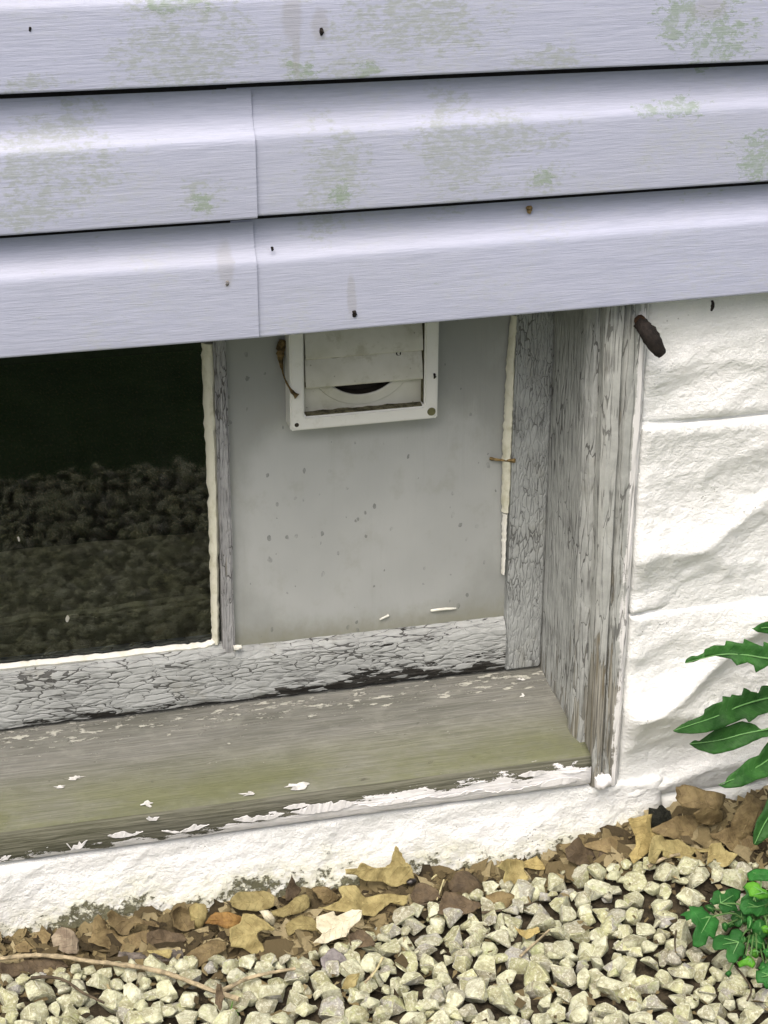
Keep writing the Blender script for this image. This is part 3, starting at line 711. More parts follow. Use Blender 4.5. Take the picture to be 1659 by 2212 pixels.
# ------------------------------------------------------------------ small bits stuck to wall, siding and panel
BARK = mat_plain('dark_brown_crust', (0.016, 0.012, 0.010), .8, 700, .9, .0020, .3)
TAN = mat_plain('tan_debris', (0.30, 0.21, 0.09), .9, 700, .8, .001, .3)
DEB = mat_plain('web_debris', (0.17, 0.12, 0.05), .95, 700, .8, .0012, .35)
WCHIP = mat_plain('cream_chip', (0.78, 0.78, 0.70), .7, 500, .4, .0006, .06)
def lump(name, pts, radii, mat, label, cat, group=None, seg=9, wob=.5):
    o = tube(name, bend(pts, 4), _interp(radii, (len(pts)-1)*4+1), mat, None, seg, wob)
    return tag(o, label, cat, group)
def _interp(r_, n): return [float(v) for v in np.interp(np.linspace(0, 1, n), np.linspace(0, 1, len(r_)), r_)]
a = at_y(1383, 697, -.150); b = at_y(1400, 718, -.163); c = at_y(1414, 742, -.170); d = at_y(1429, 765, -.172)
stub = lump('cocoon', [a, b, c, d], [.0066, .0086, .0078, .0050], BARK, 'dark brown crusty cocoon hanging at the wood and white wall corner', 'cocoon', None, 12, .35)
RING = mat_plain('rusty_ring', (0.045, 0.022, 0.010), .7, 600, .6, .001, .3)
o = tube('open_end', [a+Vector((.001, .001, .001)), a+Vector((-.0018, -.0016, .0014))], [.0064, .0058], RING, stub, 12, .2)
def crumb(px, py, y, wpx, hpx, mat, name, label, cat, seed):
    wpx *= .75; hpx *= .85; c = at_y(px, py, y+wpx/2250*.30); n = 3; pts = [c+Vector((0, 0, hpx/2050*.5)), c+Vector((wpx/2250*.12*math.sin(seed), -.0012, 0)), c+Vector((0, 0, -hpx/2050*.5))]
    return lump(name, pts, [wpx/2250*.34, wpx/2250*.5, wpx/2250*.3], mat, label, cat, None, 7, .6)
crumb(764, 677, SY+.001, 14, 13, BARK, 'mud_speck', 'small dark mud crumb low on the siding above the vent', 'mud', 1)
crumb(693, 68, SY+.001, 13, 14, BARK, 'mud_speck', 'dark mud crumb on the top siding board, with a drip stain', 'mud', 2)
crumb(1143, 452, SY+.014, 18, 16, TAN, 'insect_husk', 'tiny brown insect husk under the middle siding lap', 'husk', 3)
crumb(65, 63, SY+.001, 8, 8, BARK, 'mud_speck', 'tiny round black speck on the top siding board, far left', 'mud', 4)
crumb(588, 537, SY+.006, 8, 8, BARK, 'mud_speck', 'tiny dark speck beside the siding joint on the lowest board', 'mud', 6)
crumb(491, 611, SY+.001, 12, 16, mat_plain('grey_mud', (0.20, 0.19, 0.18), .9), 'mud_speck', 'grey smear of dried mud left of the siding joint', 'mud', 5)
crumb(1538, 660, -.152, 10, 26, BARK, 'grub', 'small dark grub on the white wall just under the siding', 'grub', 7)
a = at_y(930, 1319, -.002); b = at_y(985, 1314, -.002)
lump('paint_sliver', [a, (a+b)/2+Vector((0, 0, .0004)), b], [.0012, .0018, .0010], WCHIP, 'white paint sliver lying at the foot of the grey panel', 'paint chip', None, 6, .3)
a = at_y(820, 1338, -.002); b = at_y(840, 1329, -.002)
lump('paint_sliver', [a, b], [.0009, .0014], WCHIP, 'tiny pale chip at the foot of the panel, below the vent', 'paint chip', None, 6, .3)
a = at_y(1058, 990, -.002); b = at_y(1085, 994, -.006); c = at_y(1112, 995, -.015)
lump('dry_twig', [a, b, c], [.0020, .0012, .0024], TAN, 'short brown stem stuck across the cream putty on the right', 'twig', None, 7, .6)
pts = [at_y(611, 735, -.004), at_y(606, 765, -.006), at_y(610, 800, -.010), at_y(616, 820, -.018), at_y(628, 842, -.026), at_y(641, 856, -.028)]
lump('spider_web_debris', pts, [.0038, .0042, .0010, .0008, .0012, .0028], DEB, 'brown webbed debris clinging to the left edge of the vent', 'debris', None, 9, .7)
o = lump('dry_grub', [at_y(866, 757, -.016), at_y(858, 760, -.018), at_y(857, 766, -.018), at_y(864, 767, -.018), at_y(866, 759, -.018), at_y(878, 755, -.016)], [.0008]*6, BARK, 'curled black grub hanging between the upper vent louvers', 'grub', None, 6, .3)
crumb(938, 812, YF-.001, 8, 14, BARK, 'seed_husk', 'small dark husk stuck on the right side of the vent frame', 'husk', 8)
crumb(718, 893, -.015, 9, 9, TAN, 'dirt_crumb', 'brown dirt crumb on the lower ledge inside the vent', 'dirt', 9)
a = at_y(505, 1400, -.012); b = at_y(522, 1397, -.013)
lump('putty_lump', [a, b], [.0034, .0022], WCHIP, 'white putty lump at the foot of the muntin', 'putty', None, 8, .5)
a = at_y(1286, 1690, -.1455); b = at_y(1318, 1684, -.146)
lump('paint_blob', [a, (a+b)/2, b], [.006, .0085, .006], FLAKE, 'thick white paint blob under the foot of the window casing', 'paint', None, 9, .5)

# ------------------------------------------------------------------ gravel
ZS = {1: (0, 1837.8, 3.780), 2: (384.0, 1810.4, 3.780), 3: (713.2, 1783.0, 3.36), 4: (1165.2, 1645.8, 3.36), 5: (1384.7, 1289.2, 3.839), 6: (1371.5, 1837.8, 5.771)}
def zpx(z, pts): a, b, k = ZS[z]; return [(a+x/k, b+y/k) for x, y in pts]
def mat_stone():
    m = M('limestone'); oi = m.n('ObjectInfo'); ge = m.n('NewGeometry')
    r_ = m.math('FRACT', m.math('ADD', oi.outputs['Random'], ge.outputs['Random Per Island']))
    r2 = m.math('FRACT', m.math('MULTIPLY', r_, 7.31)); r3 = m.math('FRACT', m.math('MULTIPLY', r_, 23.7))
    off = m.n('CombineXYZ'); m.set(off.inputs[0], m.math('MULTIPLY', r_, 9.0)); m.set(off.inputs[1], m.math('MULTIPLY', r2, 5.0))
    ad = m.n('VectorMath'); ad.operation = 'ADD'; m.set(ad.inputs[0], ge.outputs['Position']); m.set(ad.inputs[1], off.outputs[0]); P_ = ad.outputs[0]
    f = m.noise(m.map((330, 330, 330), v=P_), 1, 5, .75); c = m.noise(m.map((75, 75, 75), v=P_), 1, 5, .65)
    col = m.mix(r_, (0.49, 0.505, 0.325), (0.655, 0.672, 0.500))
    col = m.mix(m.ss(r2, .72, .95), col, (0.36, 0.355, 0.335))
    col = m.mix(m.ss(r3, .62, .92, 0, .7), col, (0.43, 0.44, 0.22))
    col = m.mix(m.ss(m.math('FRACT', m.math('MULTIPLY', r_, 51.3)), .82, .96, 0, .8), col, (0.30, 0.285, 0.22))
    col = m.mix(m.ss(c, .38, .62, .70, 0), col, (0.22, 0.205, 0.12))
    col = m.mix(m.ss(f, .50, .64, 0, .65), col, (0.76, 0.765, 0.64))
    col = m.mix(m.ss(f, .30, .44, .55, 0), col, (0.20, 0.19, 0.12))
    green = m.math('MULTIPLY', m.ss(m.noise(m.map((60, 60, 60), (3, 1, 0), v=P_), 1, 4, .7), .55, .68), m.ss(r2, .3, .7))
    col = m.mix(m.math('MULTIPLY', green, .55), col, (0.40, 0.45, 0.20))
    return m.done(col, .85, m.bump(m.math('ADD', m.math('MULTIPLY', f, .6), c), .9, .0034), .2)
STONE = mat_stone()
def stone_mesh(seed, fine):
    r0 = random.Random(seed); bm = bmesh.new()
    sx, sy, sz = 1.0, .72+.22*r0.random(), .50+.25*r0.random()
    for k in range(r0.choice((9, 11, 13, 15))):
        z = r0.uniform(-1, 1); t = r0.uniform(0, 2*math.pi); q = math.sqrt(1-z*z); rr = .82+.18*r0.random()
        bm.verts.new((sx*q*math.cos(t)*rr, sy*q*math.sin(t)*rr, sz*z*rr))
    res = bmesh.ops.convex_hull(bm, input=bm.verts[:])
    bmesh.ops.delete(bm, geom=[v for v in bm.verts if not v.link_faces], context='VERTS')
    bmesh.ops.dissolve_limit(bm, angle_limit=.22, verts=bm.verts[:], edges=bm.edges[:])
    bmesh.ops.bevel(bm, geom=bm.edges[:], offset=.050, segments=2 if fine else 1, affect='EDGES', clamp_overlap=True)
    bmesh.ops.triangulate(bm, faces=bm.faces[:])
    if fine:
        bmesh.ops.subdivide_edges(bm, edges=[e for e in bm.edges if e.calc_length() > .22], cuts=1, use_grid_fill=True)
        bmesh.ops.triangulate(bm, faces=bm.faces[:])
        bmesh.ops.subdivide_edges(bm, edges=[e for e in bm.edges if e.calc_length() > .22], cuts=1, use_grid_fill=True)
        bmesh.ops.triangulate(bm, faces=bm.faces[:])
        for v in bm.verts: v.co *= 1+.07*N(v.co.x*3+seed, v.co.y*3, v.co.z*3)+.045*N(v.co.x*7, v.co.y*7+seed, v.co.z*7)
    bmesh.ops.recalc_face_normals(bm, faces=bm.faces[:])
    me = bpy.data.meshes.new('stone'); bm.to_mesh(me); bm.free()
    for p in me.polygons: p.use_smooth = True
    me.materials.append(STONE)
    return me
FINE = [stone_mesh(500+k, True) for k in range(16)]; COARSE = [stone_mesh(500+k, False) for k in range(16)]
for me in FINE:
    try: me.set_sharp_from_angle(angle=math.radians(38))
    except Exception: pass
BND = [at_ground(a, b+14) for a, b in ((-200, 2135), (0, 2105), (250, 2085), (330, 2072), (600, 2066), (760, 2036), (860, 1965), (950, 1948), (1050, 1912), (1180, 1888), (1260, 1868), (1560, 1862), (1700, 1862))]
bx_, by_ = [p.x for p in BND], [p.y for p in BND]
def ybound(x): return float(np.interp(x, bx_, by_))
CELL = .004; HX0, HY0 = -1.5, -1.06; HW, HH = int(3.0/CELL), int(.95/CELL)
H = np.zeros((HW, HH))
plist = []
def drop(r_, tries, xr, yr, lim=.0085):
    best = None
    for _ in range(tries):
        x = rnd.uniform(*xr); y = rnd.uniform(*yr)
        if y > ybound(x)-r_*.8: continue
        i, j = int((x-HX0)/CELL), int((y-HY0)/CELL); k = max(1, int(r_*.75/CELL))
        if i-k < 0 or j-k < 0 or i+k >= HW or j+k >= HH: continue
        hgt = H[i-k:i+k+1, j-k:j+k+1].mean()
        if best is None or hgt < best[0]: best = (hgt, x, y, i, j)
    if best is None: return
    hgt, x, y, i, j = best
    if hgt > lim: return
    place(x, y, r_, hgt*.85 + r_*.30)
def place(x, y, r_, zc):
    i, j = int((x-HX0)/CELL), int((y-HY0)/CELL)
    k = max(1, int(r_/CELL)); aa = np.arange(-k, k+1)*CELL
    d2 = (aa[:, None]**2+aa[None, :]**2)/(r_*r_)
    a0, b0 = max(i-k, 0), max(j-k, 0); a1, b1 = min(i+k+1, HW), min(j+k+1, HH)
    d2 = d2[a0-(i-k):a0-(i-k)+(a1-a0), b0-(j-k):b0-(j-k)+(b1-b0)]
    top = zc + .55*r_*np.sqrt(np.clip(1-d2, 0, 1)); top[d2 > 1] = 0
    H[a0:a1, b0:b1] = np.maximum(H[a0:a1, b0:b1], top)
    plist.append((x, y, gz(x, y)+zc, r_))
VIEWX, VIEWY = (-.50, .66), (-.52, -.13)
# the stones that stand out in the photograph, by place and width
MARK = [(4, [(310,830,130),(550,790,90),(715,880,120),(905,935,90),(990,870,55),(1160,860,130),(1290,830,90),(1480,800,95),(1050,1000,80),(680,1020,110),(490,980,60),(870,1060,110),(900,1140,110),(660,1120,100),(310,1000,80),(160,1050,120),(450,1070,90)]),
        (3, [(1505,490,95),(1490,370,65),(600,730,100),(1030,700,95),(740,790,80),(870,860,60),(1360,690,65),(1330,880,75),(1140,910,90),(700,930,110),(560,1010,115),(960,1010,100),(830,1090,100),(1590,165,70)]),
        (1, [(330,1160,150),(820,1090,150),(1060,1020,110),(1370,1150,125),(690,1030,55)]),
        (2, [(420,1090,85),(620,1080,95),(820,1060,80),(490,1260,60),(1490,1310,110),(1590,1010,90),(1260,1250,70)]),
        (6, [(330,500,140),(620,610,130),(330,860,170),(330,1350,170),(500,1720,200),(1290,1720,150),(760,1290,140),(100,1680,130)])]
for z_, L_ in MARK:
    for (a_, b_, h_) in L_:
        q_ = zpx(z_, [(a_, b_)])[0]; r_ = h_/ZS[z_][2]/2200*1.02; p_ = at_ground(q_[0], q_[1], r_*.55); place(p_.x, p_.y, r_, r_*.55)
for _ in range(520): drop(rnd.uniform(.0125, .0190), 18, VIEWX, VIEWY, .0100)
for _ in range(900): drop(rnd.uniform(.0080, .0130), 14, VIEWX, VIEWY, .0112)
for _ in range(900): drop(rnd.uniform(.0040, .0085), 8, VIEWX, VIEWY, .0095)
for _ in range(1500): drop(rnd.uniform(.0018, .0040), 5, VIEWX, VIEWY)
for _ in range(6500): drop(rnd.uniform(.0090, .0160), 6, (-1.45, 1.45), (-1.03+.28*rnd.random()**2, -.13), .0100)
def seen(p):
    px, py = project((p[0], p[1], p[2])); return -25 < px < 1685 and 1700 < py < 2240
inview = sorted([p for p in plist if seen(p)], key=lambda p: -p[3])
single = set(id(p) for p in inview[:300])
sv, sf = [], []
def stone_rot(): return Matrix.Rotation(rnd.uniform(0, 6.28), 3, 'Z') @ Matrix.Rotation(rnd.uniform(-.6, .6), 3, 'X') @ Matrix.Rotation(rnd.uniform(-.6, .6), 3, 'Y')
cdata = []
for me in COARSE: cdata.append((np.array([v.co[:] for v in me.vertices]), [tuple(p.vertices) for p in me.polygons]))
chunks = []; off = 0
for p in plist:
    R3 = stone_rot(); k = rnd.randrange(16); s_ = p[3]*1.16
    if id(p) in single:
        o = bpy.data.objects.new('stone', FINE[k]); COL.objects.link(o); o.parent = bed
        o.matrix_world = Matrix.Translation((p[0], p[1], p[2])) @ R3.to_4x4() @ Matrix.Scale(s_, 4)
    else:
        vv, ff = cdata[k]; chunks.append(vv @ np.array(R3).T * s_ + np.array(p[:3])); sf += [tuple(i+off for i in f) for f in ff]; off += len(vv)
me = bpy.data.meshes.new('gravel'); me.from_pydata(np.concatenate(chunks).tolist(), [], sf); me.update()
gv = link('gravel', me, STONE, bed, True); gv['kind'] = 'stuff'

# ------------------------------------------------------------------ dead leaves, traced outlines laid on the litter
def mat_leaf(name, base, dark, trans=.15):
    m = M(name); oi = m.n('ObjectInfo'); r_ = oi.outputs['Random']
    a = m.noise(m.map((70, 70, 70)), 1, 6, .7); b = m.noise(m.map((260, 260, 260)), 1, 4, .7)
    vein = m.veins()
    col = m.mix(m.ss(a, .34, .68), dark, base)
    col = m.mix(m.math('MULTIPLY', vein, .38), col, tuple(c*1.25 for c in base))
    col = m.mix(m.ss(b, .60, .74, 0, .5), col, tuple(c*.35 for c in dark))
    hs = m.n('HueSaturation'); m.set(hs.inputs['Value'], m.math('ADD', .82, m.math('MULTIPLY', r_, .36))); m.set(hs.inputs['Color'], col)
    return m.done(hs.outputs[0], .7, m.bump(m.math('ADD', m.math('MULTIPLY', a, 1.3), m.math('MULTIPLY', vein, .6)), .7, .0020), .25)
TANL = mat_leaf('tan_leaf', (0.345, 0.295, 0.130), (0.190, 0.152, 0.060))
PNKL = mat_leaf('pinkish_leaf', (0.32, 0.27, 0.19), (0.15, 0.115, 0.08))
BRNL = mat_leaf('brown_leaf', (0.205, 0.158, 0.075), (0.100, 0.072, 0.033))
DRKL = mat_leaf('dark_leaf', (0.115, 0.085, 0.05), (0.055, 0.04, 0.024))
ORGL = mat_leaf('orange_leaf', (0.30, 0.18, 0.055), (0.17, 0.09, 0.028))
YELL = mat_leaf('straw_leaf', (0.42, 0.34, 0.14), (0.27, 0.21, 0.08))
PALL = mat_leaf('bleached_leaf', (0.70, 0.66, 0.50), (0.50, 0.46, 0.32))
GRYL = mat_leaf('grey_leaf', (0.26, 0.24, 0.235), (0.13, 0.12, 0.12))
def inside(pt, poly):
    c = False; j = len(poly)-1
    for i in range(len(poly)):
        if (poly[i][1] > pt[1]) != (poly[j][1] > pt[1]) and pt[0] < (poly[j][0]-poly[i][0])*(pt[1]-poly[i][1])/(poly[j][1]-poly[i][1])+poly[i][0]: c = not c
        j = i
    return c
def soften(poly, jit, seed, sub=3):
    r0 = random.Random(seed); out = []; n = len(poly)
    for i in range(n):
        p0, p1, p2, p3 = (poly[(i+k) % n] for k in (-1, 0, 1, 2))
        for k in range(sub):
            t = k/sub
            # mostly straight edges, slightly rounded
            cx = .5*(2*p1[0]+(p2[0]-p0[0])*t+(2*p0[0]-5*p1[0]+4*p2[0]-p3[0])*t*t+(3*p1[0]-p0[0]-3*p2[0]+p3[0])*t**3)
            cy = .5*(2*p1[1]+(p2[1]-p0[1])*t+(2*p0[1]-5*p1[1]+4*p2[1]-p3[1])*t*t+(3*p1[1]-p0[1]-3*p2[1]+p3[1])*t**3)
            lx, ly = p1[0]+(p2[0]-p1[0])*t, p1[1]+(p2[1]-p1[1])*t
            out.append((lx*.75+cx*.25+r0.uniform(-jit, jit)*(k > 0), ly*.75+cy*.25+r0.uniform(-jit, jit)*(k > 0)))
    return out
def sheet(name, poly, anchor, up, tilt, mat, seed, parent=None, side=0.0, fold=0.0, rib=None, wavy=.0025, step=6.0, jit=.7, base=None, curl=0.0, thick=.0005):
    """a thin curled blade: outline in the frame -> plane resting at its anchor, leaning by tilt (0 flat, 90 upright)"""
    poly = soften(poly, jit, seed); t = math.radians(tilt)
    n = Vector((side, -math.sin(t), math.cos(t))).normalized()
    p0 = base if base is not None else at_ground(anchor[0], anchor[1], up)
    xs_ = [p[0] for p in poly]; ys_ = [p[1] for p in poly]
    pts = list(poly); r0 = random.Random(seed+1)
    yy = min(ys_)
    while yy < max(ys_):
        xx = min(xs_)
        while xx < max(xs_):
            q = (xx+r0.uniform(-1.5, 1.5), yy+r0.uniform(-1.5, 1.5))
            if inside(q, poly) and min((q[0]-b[0])**2+(q[1]-b[1])**2 for b in poly) > (step*.45)**2: pts.append(q)
            xx += step
        yy += step
    ne = len(poly)
    v2, e2, f2, _, _, _ = geometry.delaunay_2d_cdt([Vector(p) for p in pts], [(i, (i+1) % ne) for i in range(ne)], [list(range(ne))], 1, 1e-4)
    cx = sum(xs_)/ne; cy = sum(ys_)/ne; rad = max(max(xs_)-min(xs_), max(ys_)-min(ys_))/2
    vs = []; LU = []; LV = []
    if rib is not None: ax = np.array([rib[-1][0]-rib[0][0], rib[-1][1]-rib[0][1]], float)
    else:
        A_ = np.array(poly); A_ = A_-A_.mean(0); ev, evec = np.linalg.eigh(A_.T @ A_); ax = evec[:, 1]
    ax = ax/np.linalg.norm(ax)
    for q in v2:
        dx_, dy_ = q.x-cx, q.y-cy; LU.append((dx_*ax[0]+dy_*ax[1])/2200)
        LV.append(abs(-dx_*ax[1]+dy_*ax[0])/2200 if rib is None else min(_segd((q.x, q.y), rib[k], rib[k+1]) for k in range(len(rib)-1))/2200)
        P_ = at_plane(q.x, q.y, p0, n)
        h = wavy*(N(P_.x*45+seed, P_.y*45, P_.z*45)*1.5+.5*N(P_.x*120, P_.y*120, P_.z*120+seed))
        if rib is not None:
            d = min(_segd((q.x, q.y), rib[k], rib[k+1]) for k in range(len(rib)-1)); h += fold*d/2200.0
        dd = math.hypot(q.x-cx, q.y-cy)/rad; h += curl*dd*dd
        vs.append(P_+n*h)
    me = bpy.data.meshes.new(name); me.from_pydata([tuple(v) for v in vs], [], [tuple(f) for f in f2]); me.update()
    for nm_, dat in (('lu', LU), ('lv', LV)):
        at_ = me.attributes.new(nm_, 'FLOAT', 'POINT'); at_.data.foreach_set('value', dat)
    bm = bmesh.new(); bm.from_mesh(me); bmesh.ops.recalc_face_normals(bm, faces=bm.faces[:])
    if sum((f.normal for f in bm.faces), Vector()).dot(CAM-p0) < 0: bmesh.ops.reverse_faces(bm, faces=bm.faces[:])
    bm.to_mesh(me); bm.free()
    o = link(name, me, mat, parent, True)
    md = o.modifiers.new('thick', 'SOLIDIFY'); md.thickness = thick
    return o
def _segd(p, a, b):
    vx, vy = b[0]-a[0], b[1]-a[1]; L = vx*vx+vy*vy; t = max(0, min(1, ((p[0]-a[0])*vx+(p[1]-a[1])*vy)/L)); return math.hypot(p[0]-a[0]-t*vx, p[1]-a[1]-t*vy)

LEAVES = [  # zoom, outline, material, tilt, up, curl, label
 (1, [(710,760),(740,690),(760,560),(800,530),(850,570),(880,640),(940,650),(1000,700),(1200,660),(1190,760),(1140,820),(940,830),(850,790)], BRNL, 40, .004, .004, 'torn brown leaf above the long twig, lying left among the litter'),
 (1, [(875,500),(910,475),(960,510),(1040,560),(1110,520),(1160,560),(1270,570),(1290,610),(1180,600),(1090,610),(1050,680),(980,680),(920,620),(880,570)], BRNL, 62, .012, .006, 'curled lobed brown leaf standing against the foot of the white wall'),
 (1, [(1190,690),(1290,650),(1480,680),(1520,740),(1420,780),(1200,790)], DRKL, 35, .004, .004, 'flat dark leaf scrap between the torn brown leaf and the tan oak leaf'),
 (1, [(1200,815),(1390,800),(1410,820),(1375,885),(1300,850)], TANL, 40, .010, .001, 'small pale triangular leaf piece above the long twig'),
 (1, [(420,700),(500,620),(580,640),(650,720),(640,840),(520,830),(440,780)], PNKL, 45, .012, -.002, 'crumbling pinkish pale leaf piece near the left end of the twig'),
 (1, [(120,800),(250,720),(340,650),(420,690),(380,780),(280,830),(150,840)], BRNL, 40, .003, .004, 'brown leaf at the wall foot, furthest left, behind the twig'),
 (1, [(0,930),(160,920),(330,880),(500,900),(560,960),(420,970),(330,1010),(200,1010),(60,1040),(0,1010)], DRKL, 22, .004, .002, 'long dark leaf lying under the left end of the twig'),
 (2, [(-60,590),(0,560),(60,570),(110,650),(120,740),(30,760),(-50,720)], BRNL, 55, .006, .005, 'dark tan leaf leaning on the wall foot left of a folded leaf'),
 (2, [(90,570),(140,530),(210,540),(250,600),(220,680),(180,780),(130,760),(100,640)], TANL, 60, .004, -.006, 'folded tan leaf standing on edge beside the orange brown leaf'),
 (2, [(430,500),(500,440),(700,430),(780,470),(780,560),(640,600),(520,590),(440,560)], TANL, 50, .012, .004, 'broad olive tan leaf with a dark crease, tucked against the wall'),
 (2, [(230,690),(260,640),(310,600),(420,600),(540,640),(540,690),(480,720),(420,740),(330,700)], ORGL, 45, .014, -.005, 'curled orange brown leaf lying over the big tan leaf'),
 (2, [(420,740),(500,700),(530,620),(620,620),(700,670),(790,740),(760,760),(700,755),(650,775),(660,840),(690,860),(700,930),(600,950),(530,900),(430,890),(420,820)], TANL, 48, .006, .003, 'big tan oak leaf with a notch in its edge, above the gravel'),
 (2, [(670,600),(740,590),(800,660),(790,740),(720,680)], PALL, 60, .016, -.004, 'bleached curled leaf edge behind the notched tan leaf'),
 (2, [(780,580),(900,540),(960,480),(1060,450),(1100,480),(1080,560),(980,620),(880,640),(790,620)], TANL, 40, .012, -.004, 'oval tan leaf right of the broad creased leaf'),
 (2, [(880,690),(1000,620),(1090,640),(1180,720),(1140,770),(1000,750),(900,790)], TANL, 35, .008, -.003, 'tan leaf partly under the bleached flake'),
 (2, [(1100,870),(1180,780),(1130,740),(1130,650),(1270,600),(1300,640),(1420,590),(1500,600),(1500,650),(1420,730),(1380,800),(1250,840),(1200,865)], PALL, 38, .014, .003, 'large bleached cream leaf with a ragged edge, brightest in the litter'),
 (2, [(30,1060),(60,960),(150,890),(280,820),(400,830),(400,900),(300,970),(200,1030),(140,1060)], BRNL, 40, .006, -.005, 'long folded brown leaf just above the twig fork'),
 (2, [(1390,800),(1480,750),(1560,800),(1600,890),(1480,900),(1400,880)], DRKL, 40, .006, .003, 'reddish dark leaf right of the bleached cream leaf'),
 (2, [(1180,960),(1280,880),(1380,960),(1420,1030),(1300,1070),(1200,1040)], GRYL, 35, .006, -.004, 'purplish grey leaf scrap below the bleached cream leaf'),
 (2, [(880,420),(905,360),(930,290),(960,370),(1010,420),(960,500),(880,520)], DRKL, 65, .010, .002, 'dark pointed leaf tip standing against the white wall'),
 (2, [(1100,400),(1160,390),(1230,400),(1340,480),(1300,520),(1220,540),(1150,490)], BRNL, 50, .010, -.004, 'crumpled brown leaf behind the wide oak leaf'),
 (2, [(1330,1240),(1380,1130),(1480,1110),(1460,1200),(1390,1240)], TANL, 35, .012, .002, 'small tan leaf scrap among the upper gravel stones'),
 (2, [(300,1350),(310,1190),(350,1220),(380,1300),(340,1420)], DRKL, 40, .018, .002, 'narrow dark brown leaf strip upright in the gravel under the twig fork'),
 (3, [(475,145),(520,200),(545,265),(580,280),(610,375),(560,420),(440,440),(380,410),(250,400),(190,360),(110,340),(105,310),(200,310),(220,270),(300,300),(400,305),(440,270),(455,200)], TANL, 66, .012, .003, 'tan oak leaf with one tall pointed lobe standing against the white wall'),
 (3, [(-90,600),(0,580),(90,520),(60,450),(180,440),(260,520),(380,500),(560,520),(530,590),(440,560),(380,610),(320,660),(200,640),(100,640)], TANL, 38, .012, .003, 'wide tan oak leaf lying below the tall pointed leaf'),
 (3, [(880,400),(930,330),(1010,320),(1080,370),(1120,440),(1100,520),(1000,500),(900,490),(870,450)], DRKL, 45, .008, -.006, 'round dark brown cupped leaf right of the pointed leaf'),
 (3, [(790,600),(830,480),(920,490),(1000,540),(1060,560),(1100,590),(1000,650),(900,660),(780,650)], DRKL, 35, .008, .003, 'flat dark brown leaf below the round cupped leaf'),
 (3, [(580,520),(620,440),(700,430),(770,470),(800,540),(700,560),(620,590)], DRKL, 35, .003, .003, 'brown leaf between the pointed leaf and the yellow straw'),
 (3, [(1180,310),(1270,250),(1390,260),(1400,330),(1430,380),(1380,440),(1290,460),(1240,400),(1260,340)], TANL, 45, .006, .004, 'crinkled tan leaf with ragged edges right of the cupped leaf'),
 (3, [(1390,270),(1500,220),(1540,270),(1560,320),(1480,320),(1400,310)], YELL, 50, .010, .002, 'yellow olive leaf below a lichen patch on the wall'),
 (3, [(1110,580),(1130,500),(1250,470),(1340,490),(1320,560),(1230,610),(1130,610)], BRNL, 38, .006, -.004, 'brown leaf resting at the upper edge of the gravel'),
 (3, [(1330,740),(1420,760),(1500,740),(1520,780),(1420,830),(1370,790)], YELL, 35, .016, .003, 'straw coloured leaf scrap lying on the gravel'),
 (4, [(1045,270),(1060,190),(1110,170),(1230,210),(1400,245),(1380,290),(1330,350),(1400,380),(1390,440),(1280,470),(1180,450),(1130,380),(1180,340),(1070,330)], BRNL, 62, .034, -.010, 'big brown leaf curled upright against the wall below the weed'),
 (4, [(1440,350),(1500,290),(1530,220),(1600,260),(1650,290),(1600,370),(1560,480),(1560,580),(1500,620),(1420,540),(1400,440)], BRNL, 60, .010, -.008, 'brown leaf standing at the right edge behind the lowest weed leaf'),
 (4, [(620,420),(700,400),(800,380),(800,480),(855,535),(820,600),(740,690),(660,740),(640,680),(690,620),(680,540)], YELL, 55, .006, .004, 'yellow tan star shaped leaf standing near the wall corner'),
 (4, [(820,480),(900,440),(1000,390),(1120,380),(1180,450),(1240,540),(1200,600),(1100,600),(1000,560),(900,540)], BRNL, 45, .008, -.005, 'broad brown leaf under the big curled leaf'),
 (4, [(800,560),(860,540),(900,570),(1000,560),(1100,620),(1220,640),(1220,660),(1120,660),(1090,690),(1150,730),(1200,760),(1080,740),(1010,700),(900,690),(880,650),(840,740),(790,740),(780,660)], TANL, 42, .012, .004, 'tan oak leaf with deep rounded notches at the gravel edge'),
 (4, [(1220,650),(1240,600),(1310,590),(1350,640),(1430,680),(1380,740),(1330,770),(1290,750),(1270,700),(1210,760)], TANL, 42, .014, .003, 'tan lobed leaf right of the deeply notched oak leaf'),
 (4, [(170,640),(270,550),(330,620),(420,640),(520,690),(560,740),(450,740),(300,760),(190,720)], DRKL, 45, .006, .005, 'dark brown torn leaf above the large grey stone'),
 (4, [(340,590),(450,560),(560,530),(640,600),(640,700),(560,710),(460,640)], BRNL, 45, .006, -.005, 'brown leaf left of the yellow star shaped leaf'),
 (4, [(1230,540),(1400,480),(1560,560),(1590,640),(1480,660),(1380,650),(1320,590)], BRNL, 35, .006, .004, 'flat brown leaf between the lobed leaf and the weed'),
]
for k, (z, pl, mt, tilt, up, curl, lab) in enumerate(LEAVES):
    pl = zpx(z, pl); ya = max(p[1] for p in pl); xa = sum(p[0] for p in pl)/len(pl)
    o = sheet('dead_leaf', pl, (xa, ya), up+.004, tilt, mt, 40+k, side=rnd.uniform(-.18, .18), curl=curl*1.5, wavy=.0036, jit=1.9, step=5.0, thick=.0003)
    tag(o, lab, 'leaf', 'dead leaves along the wall')

